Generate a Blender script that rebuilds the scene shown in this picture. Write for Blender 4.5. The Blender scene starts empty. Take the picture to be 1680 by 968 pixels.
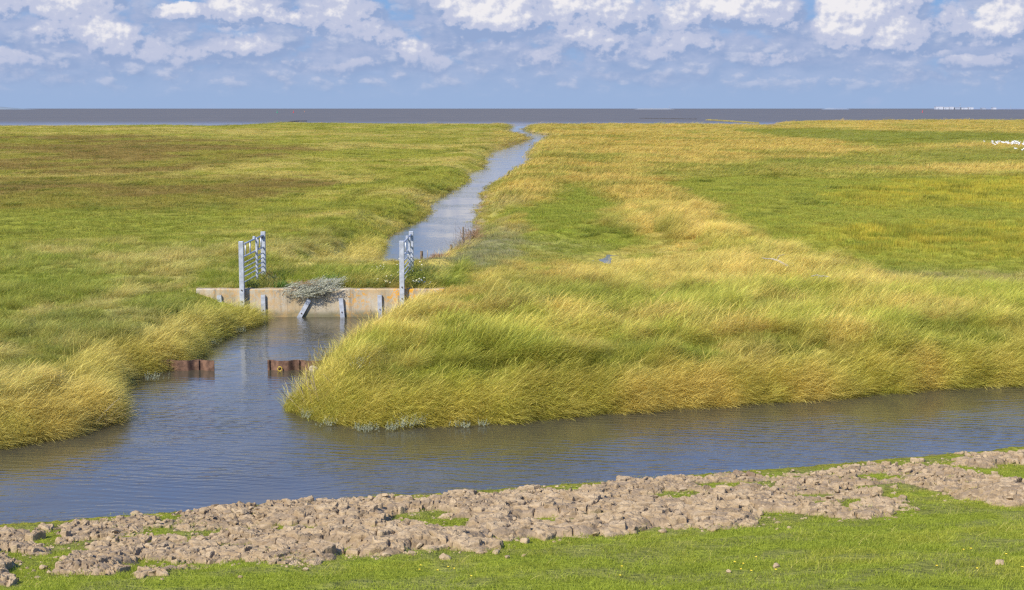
import bpy, math, random
import numpy as np
from math import radians, sin, cos, pi, tan, atan, sqrt

random.seed(7)
RNG = np.random.default_rng(11)
SC = bpy.context.scene
COL = SC.collection

# ------------------------------------------------------------------ camera
H = 5.4                      # eye above the water
F = 2500.0                   # focal length in photo pixels (1680 wide)
PITCH = atan(306.0 / F)
cam_d = bpy.data.cameras.new('camera')
cam_d.sensor_width = 36.0
cam_d.lens = F / 1680.0 * 36.0
cam_d.clip_start = 0.5
cam_d.clip_end = 200000.0
cam = bpy.data.objects.new('camera', cam_d)
COL.objects.link(cam)
cam.location = (0, 0, H)
cam.rotation_euler = (pi / 2 - PITCH, 0, 0)
SC.camera = cam

CP, SP = cos(PITCH), sin(PITCH)
def project(x, y, z):
    d = y * CP - (z - H) * SP
    v = y * SP + (z - H) * CP
    d = np.maximum(d, 0.5)
    return 840 + F * x / d, 484 - F * v / d
def G(px, py, z=0.0):
    """ground point of height z seen at photo pixel px, py"""
    a = (px - 840) / F; b = (484 - py) / F
    ry = CP + b * SP; rz = -SP + b * CP
    t = (z - H) / rz
    return (a * t, ry * t)
def at(px, py, D):
    """the point at distance D seen at photo pixel px, py"""
    a = (px - 840) / F; b = (484 - py) / F
    ry = CP + b * SP; rz = -SP + b * CP
    t = D / ry
    return (a * t, D, H + rz * t)

# ------------------------------------------------------------------ node helper
class NB:
    def __init__(s, tree): s.t = tree; s.n = tree.nodes; s.l = tree.links
    def new(s, typ, **kw):
        n = s.n.new(typ)
        for k, v in kw.items(): setattr(n, k, v)
        return n
    def put(s, sock, v):
        if isinstance(v, bpy.types.NodeSocket): s.l.new(v, sock)
        elif v is not None:
            if hasattr(sock.default_value, '__len__') and not hasattr(v, '__len__'): v = (v,) * len(sock.default_value)
            if hasattr(sock.default_value, '__len__') and len(sock.default_value) == 4 and len(v) == 3: v = (*v, 1)
            sock.default_value = v
    def m(s, op, a, b=None, c=None, clamp=False):
        n = s.new('ShaderNodeMath', operation=op, use_clamp=clamp)
        for i, v in enumerate((a, b, c)):
            if v is not None: s.put(n.inputs[i], v)
        return n.outputs[0]
    def v(s, op, a, b=None, scale=None):
        n = s.new('ShaderNodeVectorMath', operation=op)
        s.put(n.inputs[0], a)
        if b is not None: s.put(n.inputs[1], b)
        if scale is not None: s.put(n.inputs['Scale'], scale)
        return n.outputs['Value'] if op in ('DOT_PRODUCT', 'LENGTH') else n.outputs[0]
    def comb(s, x, y, z=0.0):
        n = s.new('ShaderNodeCombineXYZ')
        for i, v in enumerate((x, y, z)): s.put(n.inputs[i], v)
        return n.outputs[0]
    def sep(s, a):
        n = s.new('ShaderNodeSeparateXYZ'); s.put(n.inputs[0], a); return n.outputs
    def noise(s, vec, scale, detail=4, rough=0.5, dist=0.0, col=False):
        n = s.new('ShaderNodeTexNoise'); s.put(n.inputs['Vector'], vec)
        n.inputs['Scale'].default_value = scale; n.inputs['Detail'].default_value = detail
        n.inputs['Roughness'].default_value = rough; n.inputs['Distortion'].default_value = dist
        return n.outputs['Color' if col else 'Fac']
    def ramp(s, x, a, b, lo=0.0, hi=1.0, smooth=True):
        n = s.new('ShaderNodeMapRange', interpolation_type='SMOOTHSTEP' if smooth else 'LINEAR')
        s.put(n.inputs[0], x)
        for i, v in enumerate((a, b, lo, hi)): s.put(n.inputs[i + 1], v)
        return n.outputs[0]
    def mix(s, f, a, b, blend='MIX'):
        n = s.new('ShaderNodeMix', data_type='RGBA', blend_type=blend)
        s.put(n.inputs[0], f); s.put(n.inputs[6], a); s.put(n.inputs[7], b)
        return n.outputs[2]

# ------------------------------------------------------------------ world: sky and clouds
SUN_AZ = radians(-142.0)      # left and behind the camera, from +Y clockwise
SUN_EL = radians(40.0)
wd = bpy.data.worlds.new('World'); SC.world = wd; wd.use_nodes = True
wd.node_tree.nodes.clear()
b = NB(wd.node_tree)
geo = b.new('ShaderNodeTexCoord').outputs['Generated']
sky = b.new('ShaderNodeTexSky'); sky.sky_type = 'NISHITA'; sky.sun_disc = False
sky.sun_elevation = SUN_EL; sky.sun_rotation = SUN_AZ
sky.air_density = 1.0; sky.dust_density = 0.4; sky.ozone_density = 1.6; sky.altitude = 0
dx, dy, dz = b.sep(geo)[:3]
az = b.m('ARCTAN2', dx, dy)
el = b.m('ARCSINE', b.m('MINIMUM', b.m('MAXIMUM', dz, -0.99), 0.999))
# sky units: 1 unit = 100 photo pixels of angle
U = b.m('MULTIPLY', az, 25.0); V = b.m('MULTIPLY', el, 25.0)
P = b.comb(U, V, 0.0)
BL = [  # azimuth, elevation of each cumulus in photo pixels, radii, weight
 (812, 8, 72, 46, 1.35), (770, -20, 60, 40, 1.1), (845, 40, 45, 20, .75), (1010, 26, 60, 32, .6), (935, 10, 42, 40, .7), (313, 26, 42, 13, 1.0), (570, 30, 50, 24, .62), (500, 33, 70, 8, .6),
 (405, 22, 44, 24, .7), (395, 2, 30, 20, .75), (130, 22, 50, 30, .72), (165, 5, 35, 25, .7), (15, 20, 40, 22, .5), (205, 75, 42, 30, .62), (95, 62, 30, 12, .4),
 (1200, 20, 64, 28, .85), (1130, 34, 36, 20, .8), (1265, 22, 30, 24, .6), (1415, 18, 60, 42, 1.0), (1370, 55, 34, 26, .8), (1465, 55, 50, 22, .55), (1430, 76, 70, 14, .55),
 (1640, 42, 44, 26, .95), (1570, 42, 30, 22, .5), (1670, 8, 40, 20, .7), (975, 72, 40, 16, .5), (1080, 86, 32, 12, .5), (685, 88, 22, 20, .55), (410, 80, 40, 16, .5), (725, 105, 40, 12, .5),
 (1600, 106, 36, 10, .6), (1430, 72, 60, 16, .6), (900, 95, 30, 14, .4), (620, 60, 40, 12, .3), (300, 95, 50, 12, .35), (60, 108, 50, 10, .4),
 (1130, 70, 40, 12, .35), (1260, 104, 50, 9, .35), (1500, 130, 60, 8, .3), (560, 110, 60, 8, .3), (60, 130, 60, 8, .3), (1050, 128, 70, 8, .25),
 # beyond the frame: unseen cumulus added higher up and to the sides for water reflections
 (300, -160, 170, 60, .9), (900, -190, 210, 70, .8), (1500, -150, 170, 55, .9), (-250, -60, 140, 70, .9), (2050, -40, 160, 60, .9), (700, -420, 300, 110, .5), (1500, -520, 280, 110, .5), (-100, -480, 260, 110, .5)]
w1 = b.noise(P, 2.8, 7, 0.58, 0, True); w2 = b.noise(P, 1.0, 2, 0.5, 0, True)
warp = b.v('ADD', b.v('MULTIPLY', b.v('SUBTRACT', w1, (.5, .5, .5)), (0.44, 0.34, 0)), b.v('MULTIPLY', b.v('SUBTRACT', w2, (.5, .5, .5)), (0.4, 0.2, 0)))
Pw = b.v('ADD', P, warp)
acc = None; acc2 = None
for (cx, cy, rx, ry, w) in BL:
    c = (25 * atan((cx - 840) / F) , (178 - cy) / 100.0, 0)
    q = b.v('MULTIPLY', b.v('SUBTRACT', Pw, c), (100.0 / rx / 1.45, 100.0 / ry / 1.4, 0))
    val = b.m('MULTIPLY_ADD', b.v('DOT_PRODUCT', q, q), -w, w)
    acc = val if acc is None else b.m('MAXIMUM', acc, val)
    q2 = b.v('SUBTRACT', q, (-.22, .38, 0)); v2 = b.m('MULTIPLY_ADD', b.v('DOT_PRODUCT', q2, q2), -w, w)
    acc2 = v2 if acc2 is None else b.m('MAXIMUM', acc2, v2)
def pair(vec_scale, sc, det, d, rough=.6):
    n0 = b.noise(b.v('MULTIPLY', P, vec_scale), sc, det, rough)
    n1 = b.noise(b.v('MULTIPLY', b.v('ADD', P, d), vec_scale), sc, det, rough)
    return n0, b.m('SUBTRACT', n0, n1)
sm, rel1 = pair((1.0, 1.45, 1), 1.3, 6, (-.12, .14, 0), .55)
fine, rel2 = pair((1, 1.15, 1), 4.2, 5, (-.05, .06, 0), .55)
F0 = b.m('ADD', b.m('MAXIMUM', acc, -0.5), b.m('MULTIPLY_ADD', sm, 2.0, -.92))
cover_c = b.m('MULTIPLY', b.ramp(F0, -0.10, 0.34), b.ramp(V, 3.0, 8.0, 1.0, .35))
lit = b.m('ADD', b.m('ADD', b.m('MULTIPLY', rel1, 1.5), b.m('MULTIPLY', rel2, 1.5)), b.m('MAXIMUM', b.ramp(acc2, -0.25, .80, 0.0, .95, False), b.ramp(sm, .52, .80, .0, .4)), clamp=True)
low = b.ramp(V, 0.25, 1.25)                                  # the far rows lose contrast in the air
lit = b.m('MULTIPLY', lit, b.m('MULTIPLY_ADD', low, 0.65, 0.35))
# grey lavender cumulus banks behind the bright ones
bank, brel = pair((0.9, 1.5, 1), 1.25, 7, (-.10, .12, 0), .54)
bank = b.m('ADD', bank, b.ramp(V, 1.9, .6, -.03, .10))
bk = b.ramp(bank, .40, .53)
bankc = b.mix(b.m('MULTIPLY_ADD', brel, 3.2, .40, clamp=True), (0.27, 0.365, 0.585), (0.44, 0.495, 0.68))
haze_c = (0.31, 0.43, 0.66)
bankc = b.mix(b.ramp(V, .1, 1.0), haze_c, bankc)
blue = b.mix(b.ramp(V, 0.0, 3.0), haze_c, (0.17, 0.37, 0.70))
streak = b.noise(b.v('MULTIPLY', P, (0.5, 3.4, 1)), 1.2, 5, 0.55)
blue = b.mix(b.m('MULTIPLY', b.ramp(streak, .42, .66), b.ramp(V, 2.4, .9, 0, .7)), blue, (0.375, 0.455, 0.67))
skyv = b.v('MULTIPLY', sky.outputs[0], (0.075, 0.122, 0.212))
blue = b.mix(b.ramp(V, 1.5, 6.0), blue, skyv)
base = b.mix(b.m('MULTIPLY', bk, b.ramp(V, 6.5, 2.0, .10, .95)), blue, bankc)
pf, prel = pair((1.0, 1.75, 1), 2.3, 6, (-.07, .07, 0), .53)
pk = b.m('MULTIPLY', b.ramp(pf, .48, .64), b.m('MULTIPLY', b.ramp(V, .15, .55), b.ramp(V, 2.0, 1.1, .35, 1)))
pc = b.mix(b.m('MULTIPLY_ADD', prel, 4.0, .42, clamp=True), (0.28, 0.375, 0.59), (0.51, 0.555, 0.71))
base = b.mix(b.m('MULTIPLY', pk, b.ramp(V, 6, 2, 0, .85)), base, pc)
cc = b.mix(b.ramp(lit, 0.05, 0.42), (0.285, 0.38, 0.60), (0.50, 0.54, 0.70))
cc = b.mix(b.ramp(lit, 0.50, 1.08), cc, (0.84, 0.82, 0.84))
final = b.mix(b.m('MULTIPLY', cover_c, b.ramp(V, 0.1, 0.9)), base, cc)
final = b.mix(b.ramp(V, 0.0, -0.3), final, (0.10, 0.10, 0.09))
final = b.v('SCALE', final, scale=.84)
bg = b.new('ShaderNodeBackground'); b.put(bg.inputs[0], final); bg.inputs[1].default_value = 1.0
ow = b.new('ShaderNodeOutputWorld'); b.l.new(bg.outputs[0], ow.inputs[0])
wd.cycles.sampling_method = 'MANUAL'; wd.cycles.sample_map_resolution = 512

sl = bpy.data.lights.new('sun', 'SUN'); sl.energy = 4.8; sl.angle = radians(0.53); sl.color = (1.0, 0.93, 0.82)
sun = bpy.data.objects.new('sun', sl); COL.objects.link(sun)
sd = (sin(SUN_AZ) * cos(SUN_EL), cos(SUN_AZ) * cos(SUN_EL), sin(SUN_EL))
sun.rotation_euler = (pi / 2 - SUN_EL, 0, pi - SUN_AZ)
sun.location = (0, -20, 40)

SC.view_settings.view_transform = 'Standard'; SC.view_settings.look = 'None'
SC.view_settings.exposure = 0.33; SC.view_settings.gamma = 1.0; SC.view_settings.use_curve_mapping = False
SC.render.engine = 'CYCLES'
cy = SC.cycles
cy.use_denoising = False
cy.max_bounces = 4; cy.diffuse_bounces = 3; cy.glossy_bounces = 3; cy.transmission_bounces = 2; cy.transparent_max_bounces = 6
cy.sample_clamp_indirect = 4.0
cy.use_adaptive_sampling = False
cy.filter_width = 1.35

# ------------------------------------------------------------------ numpy noise
_T = np.random.default_rng(5).random((256, 256)).astype(np.float64)
def vnoise(x, y):
    xi = np.floor(x).astype(np.int64); yi = np.floor(y).astype(np.int64)
    fx = x - xi; fy = y - yi
    fx = fx * fx * fx * (fx * (fx * 6 - 15) + 10); fy = fy * fy * fy * (fy * (fy * 6 - 15) + 10)
    a = _T[yi & 255, xi & 255]; bb = _T[yi & 255, (xi + 1) & 255]
    c = _T[(yi + 1) & 255, xi & 255]; d = _T[(yi + 1) & 255, (xi + 1) & 255]
    return (a + (bb - a) * fx) * (1 - fy) + (c + (d - c) * fx) * fy
def fbm(x, y, o=4, g=0.5, off=0.0):
    s = 0; a = 1; t = 0
    x = np.asarray(x, float) + off * 17.3; y = np.asarray(y, float) + off * 9.7
    for i in range(o):
        s = s + a * vnoise(x * 2 ** i + i * 31.7, y * 2 ** i + i * 13.1); t += a; a *= g
    return s / t
def sst(x, a, b_):
    t = np.clip((x - a) / (b_ - a), 0, 1); return t * t * (3 - 2 * t)
def lerp(a, b_, t): return a + (b_ - a) * t

# ------------------------------------------------------------------ mesh helpers
def mesh_np(name, V_, faces, mat=None, parent=None, smooth=False, attrs=None, link=True):
    """faces: int array (n,3) or (n,4)"""
    V_ = np.asarray(V_, np.float32); faces = np.asarray(faces, np.int32)
    me = bpy.data.meshes.new(name)
    k = faces.shape[1]; n = len(faces)
    me.vertices.add(len(V_)); me.vertices.foreach_set('co', V_.ravel())
    me.loops.add(n * k); me.loops.foreach_set('vertex_index', faces.ravel())
    me.polygons.add(n); me.polygons.foreach_set('loop_start', np.arange(n, dtype=np.int32) * k)
    me.update(calc_edges=True)
    me.polygons.foreach_set('use_smooth', np.full(n, smooth))
    for an, (typ, arr) in (attrs or {}).items():
        a = me.attributes.new(an, typ, 'POINT')
        arr = np.asarray(arr, np.float32)
        if typ == 'FLOAT_COLOR':
            if arr.shape[1] == 3: arr = np.hstack([arr, np.ones((len(arr), 1), np.float32)])
            a.data.foreach_set('color', arr.ravel())
        elif typ == 'FLOAT_VECTOR': a.data.foreach_set('vector', arr.ravel())
        else: a.data.foreach_set('value', arr.ravel())
    if mat: me.materials.append(mat)
    o = bpy.data.objects.new(name, me)
    if link: COL.objects.link(o)
    if parent: o.parent = parent
    return o
class MB:
    """collects shapes into one mesh"""
    def __init__(s): s.v = []; s.f = []
    def add(s, vs, fs):
        k = len(s.v); s.v += [tuple(v) for v in vs]; s.f += [tuple(i + k for i in f) for f in fs]
    def box(s, lo, hi, bev=0.0):
        x0, y0, z0 = lo; x1, y1, z1 = hi
        if bev <= 0:
            s.add([(x0,y0,z0),(x1,y0,z0),(x1,y1,z0),(x0,y1,z0),(x0,y0,z1),(x1,y0,z1),(x1,y1,z1),(x0,y1,z1)],
                  [(0,3,2,1),(4,5,6,7),(0,1,5,4),(1,2,6,5),(2,3,7,6),(3,0,4,7)])
            return
        q = bev; ring = lambda z, i: [(x0+q+i,y0+i,z),(x1-q-i,y0+i,z),(x1-i,y0+q+i,z),(x1-i,y1-q-i,z),(x1-q-i,y1-i,z),(x0+q+i,y1-i,z),(x0+i,y1-q-i,z),(x0+i,y0+q+i,z)]
        vs = ring(z0, q*.6) + ring(z0+q, 0) + ring(z1-q, 0) + ring(z1, q*.6)
        fs = [tuple(range(7, -1, -1)), tuple(range(24, 32))]
        for r in range(3):
            for i in range(8):
                j = (i+1) % 8; fs.append((r*8+i, r*8+j, r*8+8+j, r*8+8+i))
        s.add(vs, fs)
    def tube(s, pts, radii, n=8):
        pts = [np.array(p, float) for p in pts]
        if not hasattr(radii, '__len__'): radii = [radii] * len(pts)
        base = len(s.v)
        for i, p in enumerate(pts):
            t = pts[min(i+1, len(pts)-1)] - pts[max(i-1, 0)]; t = t / (np.linalg.norm(t) + 1e-9)
            a = np.array([0, 0, 1.0]) if abs(t[2]) < .9 else np.array([1.0, 0, 0])
            u = np.cross(t, a); u /= np.linalg.norm(u); w = np.cross(t, u)
            for k in range(n):
                q = p + radii[i] * (cos(2*pi*k/n) * u + sin(2*pi*k/n) * w); s.v.append(tuple(q))
        for i in range(len(pts)-1):
            for k in range(n):
                k2 = (k+1) % n; s.f.append((base+i*n+k, base+i*n+k2, base+(i+1)*n+k2, base+(i+1)*n+k))
        s.f.append(tuple(base+k for k in range(n-1, -1, -1))); s.f.append(tuple(base+(len(pts)-1)*n+k for k in range(n)))
    def build(s, name, mat, parent=None, smooth=False):
        me = bpy.data.meshes.new(name); me.from_pydata(s.v, [], s.f); me.update()
        if mat: me.materials.append(mat)
        for p in me.polygons: p.use_smooth = smooth
        o = bpy.data.objects.new(name, me); COL.objects.link(o)
        if parent: o.parent = parent
        return o
def tag(o, label=None, cat=None, group=None, kind=None):
    if label: o['label'] = label
    if cat: o['category'] = cat
    if group: o['group'] = group
    if kind: o['kind'] = kind
    return o
def empty(name, loc=(0, 0, 0), rz=0):
    o = bpy.data.objects.new(name, None); COL.objects.link(o); o.location = loc; o.rotation_euler.z = rz
    o.empty_display_size = .2
    return o

# ------------------------------------------------------------------ materials
def mat_new(name):
    m = bpy.data.materials.new(name); m.use_nodes = True; m.node_tree.nodes.clear()
    nb = NB(m.node_tree)
    out = nb.new('ShaderNodeOutputMaterial'); pr = nb.new('ShaderNodeBsdfPrincipled')
    nb.l.new(pr.outputs[0], out.inputs[0])
    return m, nb, pr, out
def bump(nb, pr, h, strength=.5, dist=.01):
    n = nb.new('ShaderNodeBump'); n.inputs['Strength'].default_value = strength; n.inputs['Distance'].default_value = dist
    nb.put(n.inputs['Height'], h); nb.l.new(n.outputs[0], pr.inputs['Normal'])
def obj_co(nb): return nb.new('ShaderNodeTexCoord').outputs['Object']
def gpos(nb): return nb.new('ShaderNodeNewGeometry').outputs['Position']

def m_simple(name, c1, c2, scale=8, rough=.7, metal=0, bs=.3, bd=.005):
    m, nb, pr, _ = mat_new(name); P = obj_co(nb)
    n = nb.noise(P, scale, 6, .6)
    nb.put(pr.inputs['Base Color'], nb.mix(nb.ramp(n, .35, .65), c1, c2))
    pr.inputs['Roughness'].default_value = rough; pr.inputs['Metallic'].default_value = metal
    bump(nb, pr, nb.noise(P, scale * 6, 4, .6), bs, bd)
    return m

def m_terrain():
    m, nb, pr, _ = mat_new('marsh_ground')
    P = gpos(nb)
    c = nb.new('ShaderNodeAttribute', attribute_name='cover').outputs['Color']
    n1 = nb.noise(nb.v('MULTIPLY', P, (1, .55, 1)), 3.5, 6, .65)
    n2 = nb.noise(P, 0.45, 5, .6)
    k = nb.m('MULTIPLY_ADD', nb.ramp(n1, .3, .7, 0, 1, False), .45, .72)
    k = nb.m('MULTIPLY', k, nb.m('MULTIPLY_ADD', n2, .5, .75))
    c = nb.v('SCALE', c, scale=k)
    nb.put(pr.inputs['Base Color'], c)
    pr.inputs['Roughness'].default_value = 1.0; pr.inputs['Specular IOR Level'].default_value = .02
    bump(nb, pr, nb.m('ADD', nb.noise(P, 9, 4, .6), nb.m('MULTIPLY', n1, 1.5)), .8, .12)
    return m
def m_grass(name, root=(.17, .205, .026), rough=.5, sat=1.0, transl=.35):
    m, nb, pr, out = mat_new(name)
    tint = nb.new('ShaderNodeAttribute', attribute_type='INSTANCER', attribute_name='tint').outputs['Color']
    hh = nb.new('ShaderNodeAttribute', attribute_name='h').outputs['Fac']
    rv = nb.new('ShaderNodeAttribute', attribute_name='rv').outputs['Fac']
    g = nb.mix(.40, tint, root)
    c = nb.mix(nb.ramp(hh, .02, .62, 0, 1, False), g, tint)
    c = nb.mix(nb.ramp(rv, .72, .98), c, nb.mix(.25, nb.v('SCALE', tint, scale=1.22), (.64, .51, .13)))
    c = nb.v('SCALE', c, scale=nb.m('MULTIPLY_ADD', rv, .42, .80))
    nb.put(pr.inputs['Base Color'], c)
    pr.inputs['Roughness'].default_value = rough; pr.inputs['Specular IOR Level'].default_value = .12
    tr = nb.new('ShaderNodeBsdfTranslucent'); nb.put(tr.inputs[0], c)
    mx = nb.new('ShaderNodeMixShader'); mx.inputs[0].default_value = transl
    nb.l.new(pr.outputs[0], mx.inputs[1]); nb.l.new(tr.outputs[0], mx.inputs[2]); nb.l.new(mx.outputs[0], out.inputs[0])
    return m
def m_water(name, body, amp, sc, rough=.03, body2=None):
    m, nb, pr, _ = mat_new(name); P = gpos(nb)
    if body2:
        nb.put(pr.inputs['Base Color'], nb.mix(nb.ramp(nb.noise(P, .05, 3), .35, .65), body, body2))
    else: pr.inputs['Base Color'].default_value = (*body, 1)
    pr.inputs['Roughness'].default_value = rough; pr.inputs['IOR'].default_value = 1.333
    pr.inputs['Specular IOR Level'].default_value = .5
    w = nb.noise(nb.v('ADD', nb.v('MULTIPLY', P, (.35, 1.0, 1)), nb.v('MULTIPLY', nb.noise(P, .35, 2, .5, 0, True), (1.2, 1.2, 0))), 3.2 * sc, 3, .55)
    w2 = nb.noise(nb.v('MULTIPLY', nb.new('ShaderNodeVectorRotate').outputs[0] if False else P, (.8, 1.5, 1)), 9 * sc, 3, .5)
    w3 = nb.noise(nb.v('MULTIPLY', P, (.3, .7, 1)), .8 * sc, 2, .5)
    X_, Y_ = nb.sep(P)[0], nb.sep(P)[1]; wvs = None
    for ang, scw, dis, am in ((11, 1.05, 4.5, .22), (-16, 1.4, 6.0, .15)):
        u_ = nb.m('ADD', nb.m('MULTIPLY', Y_, cos(radians(ang))), nb.m('MULTIPLY', X_, sin(radians(ang))))
        v_ = nb.m('SUBTRACT', nb.m('MULTIPLY', X_, cos(radians(ang)) * .5), nb.m('MULTIPLY', Y_, sin(radians(ang)) * .5))
        wv = nb.new('ShaderNodeTexWave', wave_type='BANDS', bands_direction='X', wave_profile='SIN')
        nb.put(wv.inputs['Vector'], nb.comb(u_, v_, 0)); wv.inputs['Scale'].default_value = scw * sc
        wv.inputs['Distortion'].default_value = dis; wv.inputs['Detail'].default_value = 2.5; wv.inputs['Detail Scale'].default_value = 1.1
        patch = nb.ramp(nb.noise(nb.v('ADD', P, (ang, 3, 0)), .35, 2, .5), .35, .65, .15, 1)
        t_ = nb.m('MULTIPLY', nb.m('MULTIPLY', wv.outputs['Fac'], am), patch); wvs = t_ if wvs is None else nb.m('ADD', wvs, t_)
    calm = nb.ramp(nb.noise(P, .22, 3, .5), .33, .6, .25, 1.0)
    h = nb.m('ADD', nb.m('ADD', nb.m('MULTIPLY', w, .75), nb.m('MULTIPLY', w2, .26)), nb.m('ADD', nb.m('MULTIPLY', w3, .9), wvs))
    calm = nb.m('MULTIPLY', calm, nb.ramp(nb.sep(P)[1], 40, 52, 1, .30))
    bump(nb, pr, nb.m('MULTIPLY', h, calm), 1.0, amp)
    return m, nb, pr
M = {}
M['terrain'] = m_terrain()
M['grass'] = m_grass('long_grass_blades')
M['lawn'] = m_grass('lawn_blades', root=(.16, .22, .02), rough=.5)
M['creek'], nb_c, pr_c = m_water('creek_water', (.072, .064, .040), .020, 1.45)
pr_c.inputs['IOR'].default_value = 1.5
M['sea'], nbs, prs = m_water('sea_water', (.130, .124, .106), .10, .055, .6, (.155, .143, .122))
prs.inputs['Specular IOR Level'].default_value = .16
M['galv'] = m_simple('galvanised_steel', (.40, .42, .44), (.58, .60, .62), 7, .45, .35, .15, .002)
M['rust'] = m_simple('rusty_steel', (.10, .052, .030), (.21, .115, .068), 9, .85, .1, .6, .006)
M['wood'] = m_simple('weathered_wood', (.10, .07, .04), (.26, .19, .12), 12, .9, 0, .6, .006)
M['driftwood'] = m_simple('bleached_driftwood', (.30, .26, .19), (.44, .39, .31), 12, .9, 0, .5, .005)
M['dark'] = m_simple('dark_bolt', (.05, .03, .02), (.10, .06, .04), 20, .7, .3)
M['white_flower'] = m_simple('white_petals', (.75, .75, .72), (.82, .82, .80), 20, .6)
M['yellow_flower'] = m_simple('yellow_petals', (.75, .55, .03), (.80, .62, .05), 20, .6)

# ------------------------------------------------------------------ outlines of water (photo pixels -> ground)
def poly(pts, z=0.0): return np.array([G(px, py, z) for px, py in pts])
DW = 39.4   # distance of the concrete wall face
near_edge = [(-600, 915), (-200, 884), (0, 861), (120, 851), (250, 842), (400, 829), (560, 818), (760, 806), (900, 796), (1000, 790), (1100, 780), (1180, 774), (1300, 766), (1400, 757), (1540, 746), (1680, 733), (1900, 712), (2300, 670)]
W1 = [(2300, 600)] + [(1900, 622), (1680, 628), (1540, 634), (1400, 642), (1290, 654), (1180, 660), (1060, 668), (930, 676), (800, 690), (700, 693), (600, 694), (540, 690), (506, 678), (494, 664), (506, 648), (532, 622), (560, 596), (604, 560), (644, 534), (672, 519)]
W1p = [G(x, y, 0) for x, y in W1]
xl, xr = (432 - 840) / F * DW * 1.012, (680 - 840) / F * DW * 1.012
W1p += [(xr, DW + .12), (xl, DW + .12)]
W1b = [(414, 525), (388, 536), (338, 552), (312, 568), (300, 584), (262, 600), (238, 606), (182, 618), (160, 642), (168, 668), (152, 690), (100, 710), (30, 724), (-20, 731), (-200, 746), (-600, 770)]
W1p += [G(x, y, 0) for x, y in W1b] + [G(x, y, .2) for x, y in near_edge]
W1p = np.array(W1p)
W2l = [(530, 462), (592, 434), (612, 408), (645, 380), (702, 352), (706, 346), (700, 338), (718, 322), (766, 300), (776, 292), (770, 284), (803, 277), (806, 262), (812, 250), (842, 238), (866, 230), (868, 224), (845, 222), (828, 216), (836, 210), (838, 205), (830, 203)]
W2r = [(880, 203), (872, 208), (858, 212), (866, 217), (898, 221), (902, 224), (886, 232), (868, 243), (858, 258), (858, 268), (838, 280), (835, 288), (806, 306), (796, 318), (800, 330), (786, 345), (792, 356), (780, 366), (786, 380), (762, 402), (752, 418), (722, 432), (700, 452), (660, 462)]
W2p = poly(W2l + W2r)
PUD = poly([(976, 424), (988, 421), (996, 415), (1004, 417), (1009, 430), (1000, 433), (988, 431)], .3)
PUD2 = poly([(160, 299), (182, 298.4), (182, 300.2), (162, 300.4)], .35)
# coast: sea beyond this line
coast = [(-1500, 211), (0, 208.6), (300, 207.4), (340, 208.5), (420, 204.5), (480, 201.0), (500, 202.6), (640, 204.6), (820, 205.3), (880, 206), (1120, 205.3), (1200, 206.4), (1270, 208.0), (1310, 208.4), (1262, 205.2), (1280, 201.6), (1340, 200.2), (1500, 199.0), (1680, 198.4), (3200, 198)]
cp = [G(x, y, 0.0) for x, y in coast]
SEA = np.array([(-4000, cp[0][1]), *cp, (4000, cp[-1][1]), (4000, 9000), (-4000, 9000)])

def sdf(P_, poly_):
    x, y = P_[:, 0], P_[:, 1]; best = np.full(len(x), 1e18); ins = np.zeros(len(x), bool)
    n = len(poly_)
    for i in range(n):
        ax, ay = poly_[i]; bx, by = poly_[(i + 1) % n]
        ex, ey = bx - ax, by - ay; L = ex * ex + ey * ey + 1e-12
        t = np.clip(((x - ax) * ex + (y - ay) * ey) / L, 0, 1)
        d = (x - ax - t * ex) ** 2 + (y - ay - t * ey) ** 2
        best = np.minimum(best, d)
        if ay != by:
            c = ((ay > y) != (by > y)) & (x < ex * (y - ay) / (by - ay) + ax)
            ins ^= c
    d = np.sqrt(best); d[ins] *= -1
    return d
def inpoly(px, py, pts):
    ins = np.zeros(px.shape, bool); n = len(pts)
    for i in range(n):
        ax, ay = pts[i]; bx, by = pts[(i + 1) % n]
        if ay == by: continue
        ins ^= ((ay > py) != (by > py)) & (px < (bx - ax) * (py - ay) / (by - ay) + ax)
    return ins

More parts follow.
